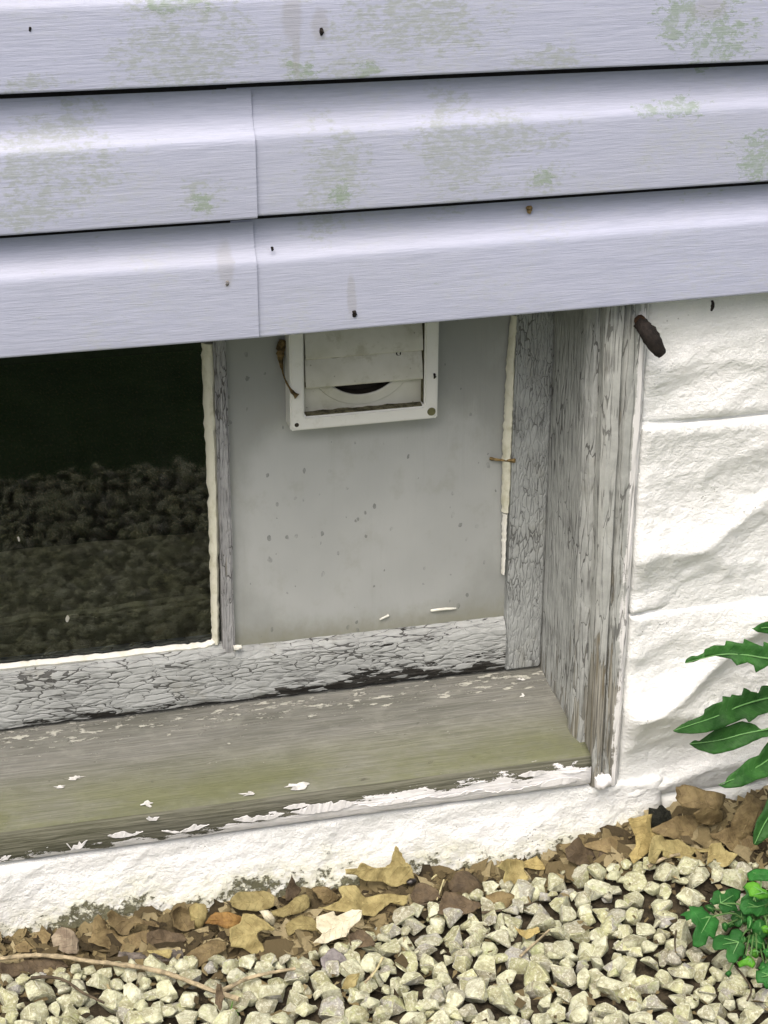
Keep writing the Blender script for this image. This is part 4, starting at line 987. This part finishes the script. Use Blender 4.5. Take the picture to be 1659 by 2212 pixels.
# leaf crumbs, needles and fibre between them: nobody could count these
lv, lf, = [], []
def scrap(c, r0):
    a = r0.uniform(0, 6.28); s_ = r0.uniform(.003, .011); t = Vector((math.cos(a), math.sin(a), r0.uniform(-.35, .35))).normalized(); q = Vector((-t.y, t.x, r0.uniform(-.5, .5))).normalized()
    b = len(lv); wd = r0.uniform(.3, .8)
    lv.extend([c-t*s_, c+q*s_*wd+Vector((0, 0, .002)), c+t*s_*r0.uniform(.5, 1.2), c-q*s_*wd*r0.uniform(.5, 1.1), c+Vector((0, 0, r0.uniform(-.002, .003)))])
    lf.extend([(b, b+1, b+4), (b+1, b+2, b+4), (b+2, b+3, b+4), (b+3, b, b+4)])
r0 = random.Random(77)
def big_scrap(c, r0):
    """a larger broken leaf in the mass: ragged fan, cupped"""
    n = r0.randint(9, 15); a0 = r0.uniform(0, 6.28); s_ = r0.uniform(.010, .026); t = r0.uniform(.05, 1.0)
    nn_ = Vector((r0.uniform(-.5, .5), -t, 1)).normalized(); U = nn_.cross(Vector((math.cos(a0), math.sin(a0), .1))).normalized(); V2 = nn_.cross(U); b = len(lv); cup = r0.uniform(-.35, .25)
    lv.append(c)
    for ring in (.55, 1.0):
        for k in range(n):
            rr_ = s_*ring*(1 if ring < 1 else r0.uniform(.45, 1.25)); an = 2*math.pi*k/n
            lv.append(c+U*rr_*math.cos(an)+V2*rr_*.65*math.sin(an)+nn_*(cup*rr_*ring*.6+r0.uniform(-.0015, .0015)))
    for k in range(n):
        j = (k+1) % n; lf.append((b, b+1+k, b+1+j)); lf.append((b+1+k, b+1+n+k, b+1+n+j, b+1+j))
for q_ in range(1150):
    x = r0.uniform(-.55, .65) if q_ < 640 else r0.uniform(-1.3, 1.3); yb = ybound(x); y = yb-.01+( -.15-yb+.01)*r0.random()
    big_scrap(Vector((x, y, gz(x, y)+r0.uniform(.001, .010))), r0)
for q_ in range(4400):
    x = r0.uniform(-.55, .65) if q_ < 2600 else r0.uniform(-1.3, 1.3); yb = ybound(x); y = r0.uniform(yb-.02, -.145)
    if y > -.145: continue
    scrap(Vector((x, y, gz(x, y)+r0.uniform(.001, .010))), r0)
for _ in range(480):
    x = r0.uniform(-.5, .6); y = r0.uniform(-.45, -.2); scrap(Vector((x, y, gz(x, y)+r0.uniform(.004, .016))), r0)
CRUMB = M('leaf_crumbs'); ge = CRUMB.n('NewGeometry'); rr = ge.outputs['Random Per Island']
cr_ = CRUMB.n('ValToRGB'); CRUMB.set(cr_.inputs[0], rr); e = cr_.color_ramp.elements
e[0].color = (.035, .027, .016, 1); e[1].color = (.34, .29, .17, 1); q = e.new(.42); q.color = (.105, .082, .043, 1); q = e.new(.78); q.color = (.20, .160, .080, 1)
CR = CRUMB.done(cr_.outputs[0], .85, CRUMB.bump(CRUMB.noise(CRUMB.map((120, 120, 120)), 1, 6, .75), .9, .004), .15)
o = from_py('leaf_litter', lv, lf, CR, None, True); tag(o, 'crumbled brown leaf litter between wall and gravel', kind='stuff')

# ------------------------------------------------------------------ twigs and straws
TWIG = mat_plain('pale_twig', (0.36, 0.30, 0.19), .8, 500, .6, .001, .25); TWD = mat_plain('dark_twig', (0.09, 0.07, 0.045), .85, 500, .6, .001, .25)
STRAW = mat_plain('straw', (0.55, 0.50, 0.28), .8, 500, .3, .0005, .15); CHAR = mat_plain('rotten_bark', (0.16, 0.14, 0.12), .9, 300, .9, .002, .35)
def twig(z, pts, r1, r2, up, mat, label, name='twig'):
    P_ = bend([at_ground(a, b, up if not isinstance(up, list) else up[k]) for k, (a, b) in enumerate(zpx(z, pts))], 6)
    o = tube(name, P_, _interp([r1, r2], len(P_)), mat, None, 7, .35); return tag(o, label, 'twig')
twig(1, [(-300,890),(0,880),(250,855),(500,865),(750,905),(1000,930),(1250,970),(1450,1030),(1700,1130),(1950,1215)], .0022, .0026, .022, TWIG, 'long pale curved twig lying over the gravel on the left')
twig(2, [(330,1255),(420,1220),(560,1150),(760,1100),(960,1065)], .0026, .0016, .024, TWIG, 'short pale twig meeting the long twig in a fork')
twig(1, [(970,885),(1150,890),(1330,880),(1490,850)], .0078, .0070, .006, CHAR, 'thick rotten grey bark piece behind the long twig', 'bark_piece')
twig(1, [(250,1040),(400,1030),(540,1065),(680,1160),(850,1240)], .0018, .0012, .024, TWD, 'thin dark twig hooked over the stones on the left')
twig(3, [(825,395),(800,470),(775,540)], .0009, .0008, .016, STRAW, 'single yellow straw lying beside the flat dark leaf', 'straw')
twig(3, [(770,360),(725,400)], .0012, .0008, .010, STRAW, 'short cream straw tip above the yellow straw', 'straw')
twig(3, [(500,640),(640,580),(800,560)], .0013, .0010, .014, TWD, 'thin brown twig left of the flat dark leaf')
twig(3, [(1100,635),(1280,610),(1480,560)], .0016, .0010, .012, TWD, 'dark twig along the upper edge of the gravel')
twig(3, [(1380,950),(1480,860),(1590,760)], .0015, .0012, .020, TWIG, 'pale brown twig slanting between the gravel stones')
twig(4, [(790,760),(900,700),(1020,670)], .0022, .0016, .022, TWIG, 'pale twig lying across the notched oak leaf')
twig(3, [(380,960),(340,1040),(300,1100)], .0013, .0008, .024, STRAW, 'straw coloured grass stem over the stones near the middle', 'straw')
twig(2, [(1530,1180),(1600,1100),(1680,980)], .0014, .0010, .020, TWIG, 'thin pale twig leaning on the upper stones')
twig(6, [(540,880),(500,1100),(510,1300)], .0010, .0008, .016, TWD, 'dark thread-like stem running down between the right stones')
twig(6, [(1250,1440),(1380,1600),(1450,1740),(1400,1870)], .0011, .0009, .020, TWD, 'thin dark stem curving round the stone below the green plant')
# small dark wet lump at the wall corner, beetle on the pointed leaf
pts = zpx(4, [(830,470),(870,420),(950,400)])
o = lump('moss_clump', [at_ground(a, b, .018) for a, b in pts], [.010, .013, .009], mat_plain('black_moss', (0.015, 0.016, 0.010), .9, 500, 1.0, .004, .3), 'black mossy clump at the wall foot beside the yellow leaf', 'moss', None, 12, .9)
pts = zpx(3, [(555,418),(585,412),(620,402)])
o = lump('beetle', [at_ground(a, b, .022) for a, b in pts], [.0022, .0045, .0024], mat_plain('beetle_shell', (0.015, 0.012, 0.010), .3, 500, .2, .0003, .2, .5), 'small shiny black beetle shell at the tip of the pointed leaf', 'beetle', None, 10, .1)

# ------------------------------------------------------------------ green weeds
def mat_green(name, base, dark, lite):
    m = M(name); a = m.noise(m.map((60, 60, 60)), 1, 4, .6); b = m.noise(m.map((240, 240, 240)), 1, 3, .6)
    vein = m.veins(); oi = m.n('ObjectInfo')
    col = m.mix(m.ss(a, .3, .7), dark, base); col = m.mix(m.math('MULTIPLY', vein, .14), col, lite)
    hs = m.n('HueSaturation'); m.set(hs.inputs['Value'], m.math('ADD', .78, m.math('MULTIPLY', oi.outputs['Random'], .44))); m.set(hs.inputs['Color'], col)
    m.done(hs.outputs[0], .55, m.bump(m.math('SUBTRACT', m.math('ADD', m.math('MULTIPLY', a, .8), m.math('MULTIPLY', b, .4)), m.math('MULTIPLY', vein, .5)), .6, .0016), .22)
    m.b.inputs['Subsurface Weight'].default_value = 0.0
    tl = m.n('BsdfTranslucent'); m.set(tl.inputs[0], base)
    mx = m.n('MixShader'); mx.inputs[0].default_value = .18; m.t.links.new(m.b.outputs[0], mx.inputs[1]); m.t.links.new(tl.outputs[0], mx.inputs[2]); m.t.links.new(mx.outputs[0], m.out.inputs[0])
    return m.m
GR1 = mat_green('weed_leaf', (0.036, 0.130, 0.024), (0.016, 0.070, 0.012), (0.12, 0.28, 0.09))
GR2 = mat_green('cover_leaf', (0.030, 0.150, 0.028), (0.014, 0.085, 0.014), (0.11, 0.27, 0.09))
GRB = mat_green('bright_leaf', (0.095, 0.30, 0.025), (0.055, 0.21, 0.018), (0.17, 0.36, 0.07))
RIBM = mat_plain('leaf_rib', (0.12, 0.28, 0.085), .5, 400, .2, .0004, .1); STEMM = mat_plain('green_stem', (0.10, 0.20, 0.06), .6, 400, .3, .0006, .15)
base = at_ground(1745, 1880, .0)
weed = empty('thistle_weed', base); tag(weed, 'tall green weed with jagged toothed leaves in front of the white wall', 'weed')
top_ = Vector((base.x-.004, base.y+.004, base.z+.30))
tube('stem', bend([base, base+Vector((.006, 0, .10)), base+Vector((.002, .004, .20)), top_], 6), _interp([.005, .003], 19), STEMM, weed, 8, .15)
WEED = [
 ([(915,265),(980,225),(1053,205),(1150,190),(1300,215),(1390,260),(1300,310),(1150,320),(1053,305),(960,295)], [(915,265),(1150,250),(1390,262)], 60, -.205),
 ([(370,550),(375,520),(420,490),(470,490),(520,465),(530,435),(600,405),(690,405),(700,365),(760,380),(835,390),(845,352),(910,380),(1005,415),(1010,375),(1080,400),(1180,430),(1190,400),(1280,470),(1390,530),(1280,580),(1150,620),(1130,570),(1053,570),(945,630),(930,570),(880,545),(785,572),(745,515),(620,490),(540,500),(440,540)], [(372,548),(640,482),(850,482),(1053,512),(1390,535)], 55, -.215),
 ([(265,1110),(340,1055),(420,1020),(510,980),(515,935),(590,895),(655,875),(655,830),(730,835),(740,815),(820,820),(835,760),(900,790),(970,800),(985,745),(1053,745),(1120,770),(1140,720),(1250,740),(1390,770),(1300,850),(1180,920),(1160,960),(1053,960),(950,990),(870,1050),(850,1010),(750,1050),(640,1100),(520,1130),(400,1140),(300,1130)], [(268,1110),(600,1000),(820,905),(1053,840),(1390,775)], 52, -.225),
 ([(400,1220),(450,1190),(490,1195),(600,1110),(740,1060),(830,1030),(940,1060),(1000,1100),(1150,1060),(1390,1030),(1300,1120),(1100,1150),(1000,1165),(880,1220),(760,1270),(600,1305),(480,1270)], [(402,1220),(640,1190),(900,1125),(1390,1034)], 60, -.212),
 ([(640,1560),(700,1550),(720,1490),(790,1430),(880,1350),(960,1320),(1000,1250),(1053,1190),(1150,1150),(1300,1110),(1390,1120),(1330,1250),(1200,1390),(1053,1490),(950,1520),(820,1580),(700,1585)], [(642,1560),(860,1470),(1100,1320),(1390,1122)], 50, -.235),
 ([(935,2050),(930,1950),(960,1850),(1000,1780),(1053,1660),(1150,1560),(1300,1480),(1390,1470),(1330,1650),(1200,1880),(1053,1990),(960,2060)], [(940,2050),(1040,1850),(1200,1640),(1390,1474)], 55, -.255),
]
for k, (pl, rib, tilt, y) in enumerate(WEED):
    pl = zpx(5, pl); rb = zpx(5, rib); tip = at_y(rb[0][0], rb[0][1], y)
    o = sheet('leaf', pl, None, 0, tilt, GR1, 700+k, weed, side=.12*(-1)**k, fold=.32, rib=rb, wavy=.003, step=8, jit=.5, base=tip, thick=.0006)
    t = math.radians(tilt); n_ = Vector((.12*(-1)**k, -math.sin(t), math.cos(t))).normalized()
    P_ = [at_plane(a, b, tip, n_)+n_*.0012 for a, b in rb]
    P_ = bend(P_, 6); tube('midrib', P_, _interp([.0004, .0011], len(P_)), RIBM, o, 6, 0)
    if k in (1, 2, 4):      # the same leaf on the far side of the stem
        e2 = o.copy(); COL.objects.link(e2); e2.parent = weed; e2.matrix_parent_inverse = Matrix.Identity(4)
        e2.matrix_basis = Matrix.Translation(-Vector(weed.location)) @ Matrix.Translation((2*base.x+.002, 0, -.012)) @ Matrix.Diagonal((-1, 1, 1, 1))
# leaf stalks of the weed run from the stem to the root of each leaf
for k, (pl, rib, tilt, y) in enumerate(WEED):
    rb = zpx(5, rib); tip = at_y(rb[0][0], rb[0][1], y); t = math.radians(tilt); n_ = Vector((.12*(-1)**k, -math.sin(t), math.cos(t))).normalized()
    root = at_plane(rb[-1][0], rb[-1][1], tip, n_); foot = Vector((base.x, base.y, max(base.z+.02, root.z-.015)))
    tube('stalk', bend([root, (root+foot)/2+Vector((0, 0, .004)), foot], 4), _interp([.0015, .0022], 9), STEMM, weed, 6, 0)

gbase = at_ground(1371.5+1530/5.771, 1837.8+1020/5.771, 0)
cover = empty('lobed_ground_plant', gbase); tag(cover, 'low green plant with rounded lobed leaves growing out of the gravel', 'plant')
COVER = [
 ([(1410,250),(1500,220),(1659,240),(1760,300),(1720,400),(1560,390),(1430,360)], GR2, .040, (1570, 300)),
 ([(1330,700),(1350,620),(1440,600),(1520,640),(1640,580),(1740,640),(1700,780),(1540,820),(1480,780),(1380,790)], GR2, .030, (1520, 700)),
 ([(870,680),(960,650),(1020,700),(1000,780),(920,750)], GR2, .012, (950, 720)),
 ([(1450,900),(1560,830),(1659,900),(1720,960),(1650,1060),(1560,1100),(1470,1000)], GR2, .022, (1560, 960)),
 ([(1430,1120),(1530,1050),(1620,1100),(1660,1180),(1600,1230),(1500,1210)], GR2, .018, (1530, 1140)),
 ([(940,620),(980,570),(1000,500),(1060,470),(1090,520),(1130,525),(1160,470),(1250,450),(1340,480),(1340,570),(1270,640),(1315,720),(1260,750),(1190,745),(1160,790),(1100,770),(1050,690),(1060,655),(990,670)], GR2, .038, (1065, 655)),
 ([(690,740),(690,680),(750,665),(800,690),(850,670),(870,740),(930,800),(1000,800),(1070,850),(1050,960),(1010,1075),(930,1050),(900,1150),(830,1170),(760,1150),(730,1050),(760,940),(700,890),(700,850),(640,870),(630,800),(585,775),(640,745)], GR2, .036, (935, 830)),
 ([(970,1180),(1000,1050),(1080,1010),(1180,1040),(1215,970),(1300,955),(1360,1020),(1310,1120),(1380,1180),(1370,1280),(1310,1310),(1270,1380),(1180,1380),(1140,1310),(1150,1220),(1000,1235)], GR2, .034, (1290, 1140)),
 ([(1380,440),(1400,390),(1480,370),(1560,410),(1570,460),(1659,480),(1700,540),(1659,580),(1570,600),(1490,570),(1430,560),(1420,500)], GRB, .050, (1600, 520)),
 ([(1290,1360),(1380,1340),(1420,1290),(1470,1330),(1520,1390),(1480,1450),(1400,1420),(1320,1430)], GRB, .026, (1440, 1350)),
 ([(1440,1250),(1520,1200),(1590,1280),(1540,1330),(1470,1300)], GRB, .026, (1520, 1250)),
 ([(1510,1590),(1520,1490),(1590,1490),(1640,1430),(1720,1450),(1790,1540),(1740,1680),(1640,1730),(1600,1650),(1530,1650)], GR2, .032, (1680, 1550)),
 ([(1080,900),(1130,880),(1170,940),(1140,1000),(1090,970)], GR2, .020, (1120, 930)),
 ([(1590,950),(1640,920),(1720,960),(1700,1030),(1620,1020)], GRB, .036, (1660, 980)),
 ([(1400,830),(1440,800),(1470,860),(1460,960),(1410,1000)], GR2, .024, (1440, 900)),
 ([(1610,1230),(1680,1200),(1760,1260),(1720,1340),(1640,1320)], GR2, .026, (1680, 1270)),
 ([(1760,600),(1850,540),(1960,600),(1930,720),(1820,740)], GR2, .040, (1850, 640)),
 ([(1780,850),(1880,800),(1980,900),(1900,1000),(1800,960)], GR2, .034, (1870, 900)),
 ([(1780,1120),(1870,1080),(1960,1150),(1900,1260),(1800,1230)], GR2, .030, (1860, 1160)),
]
rc = random.Random(5)
for k in range(22):      # lower storey of the same plant, smaller leaves closer to the ground
    src = COVER[rc.choice((5, 6, 7, 8, 11))]; cx_, cy_ = rc.uniform(1120, 1950), rc.uniform(420, 1560); sc2 = rc.uniform(.55, .85)
    if cx_ < 1350 and cy_ < 700: continue
    mx_ = sum(p[0] for p in src[0])/len(src[0]); my_ = sum(p[1] for p in src[0])/len(src[0]); fl_ = rc.choice((-1, 1))
    COVER.insert(0, ([(cx_+fl_*(p[0]-mx_)*sc2, cy_+(p[1]-my_)*sc2) for p in src[0]], GR2, rc.uniform(.010, .020), (cx_, cy_)))
for k, (pl, mt, up, ctr) in enumerate(COVER):
    up += .012; pl = zpx(6, pl); c = zpx(6, [ctr])[0]; p0 = at_ground(c[0], c[1], up)
    sd_ = rnd.uniform(-.25, .25); tl_ = rnd.uniform(30, 50)
    o = sheet('leaf', pl, None, 0, tl_, mt, 900+k, cover, side=sd_, wavy=.0035, step=5, jit=.3, base=p0, curl=-.004, thick=.0006)
    n_ = Vector((sd_, -math.sin(math.radians(tl_)), math.cos(math.radians(tl_)))).normalized()
    # three main veins from the leaf base towards the farthest points of the outline
    far = sorted(pl, key=lambda q: -math.hypot(q[0]-c[0], q[1]-c[1])); picked = []
    for q in far:
        if all(abs(math.atan2(q[1]-c[1], q[0]-c[0])-math.atan2(w_[1]-c[1], w_[0]-c[0])) > .8 for w_ in picked): picked.append(q)
        if len(picked) == 3: break
    for q in picked:
        a = at_plane(c[0], c[1], p0, n_)+n_*.0006; b = at_plane(c[0]+(q[0]-c[0])*.6, c[1]+(q[1]-c[1])*.6, p0, n_)-n_*.0008
        tube('vein', [a, (a+b)/2+n_*.0002, b], [.0007, .0005, .0003], RIBM, o, 5, 0)
    g0 = gbase+Vector((rnd.uniform(-.01, .01), rnd.uniform(-.01, .01), -.004))
    tube('stalk', bend([g0, (g0+p0)/2+Vector((0, 0, up*.35)), p0-n_*.001], 4), _interp([.0012, .0008], 9), STEMM, cover, 6, 0)
# small grass blades at the lower edge
for k, (px, py, lab) in enumerate([(500, 2203, 'tiny bright grass tuft poking from the gravel at the bottom edge')]):
    g = at_ground(px, py+12, .0); t_ = empty('grass_tuft', g); tag(t_, lab, 'grass')
    for q in range(5):
        a = g+Vector((rnd.uniform(-.006, .006), rnd.uniform(-.004, .004), 0)); b = a+Vector((rnd.uniform(-.01, .01), rnd.uniform(-.008, .008), rnd.uniform(.014, .024)))
        tube('blade', bend([a, (a+b)/2+Vector((.001, 0, .003)), b], 4), _interp([.0012, .0003], 9), GRB, t_, 5, 0)
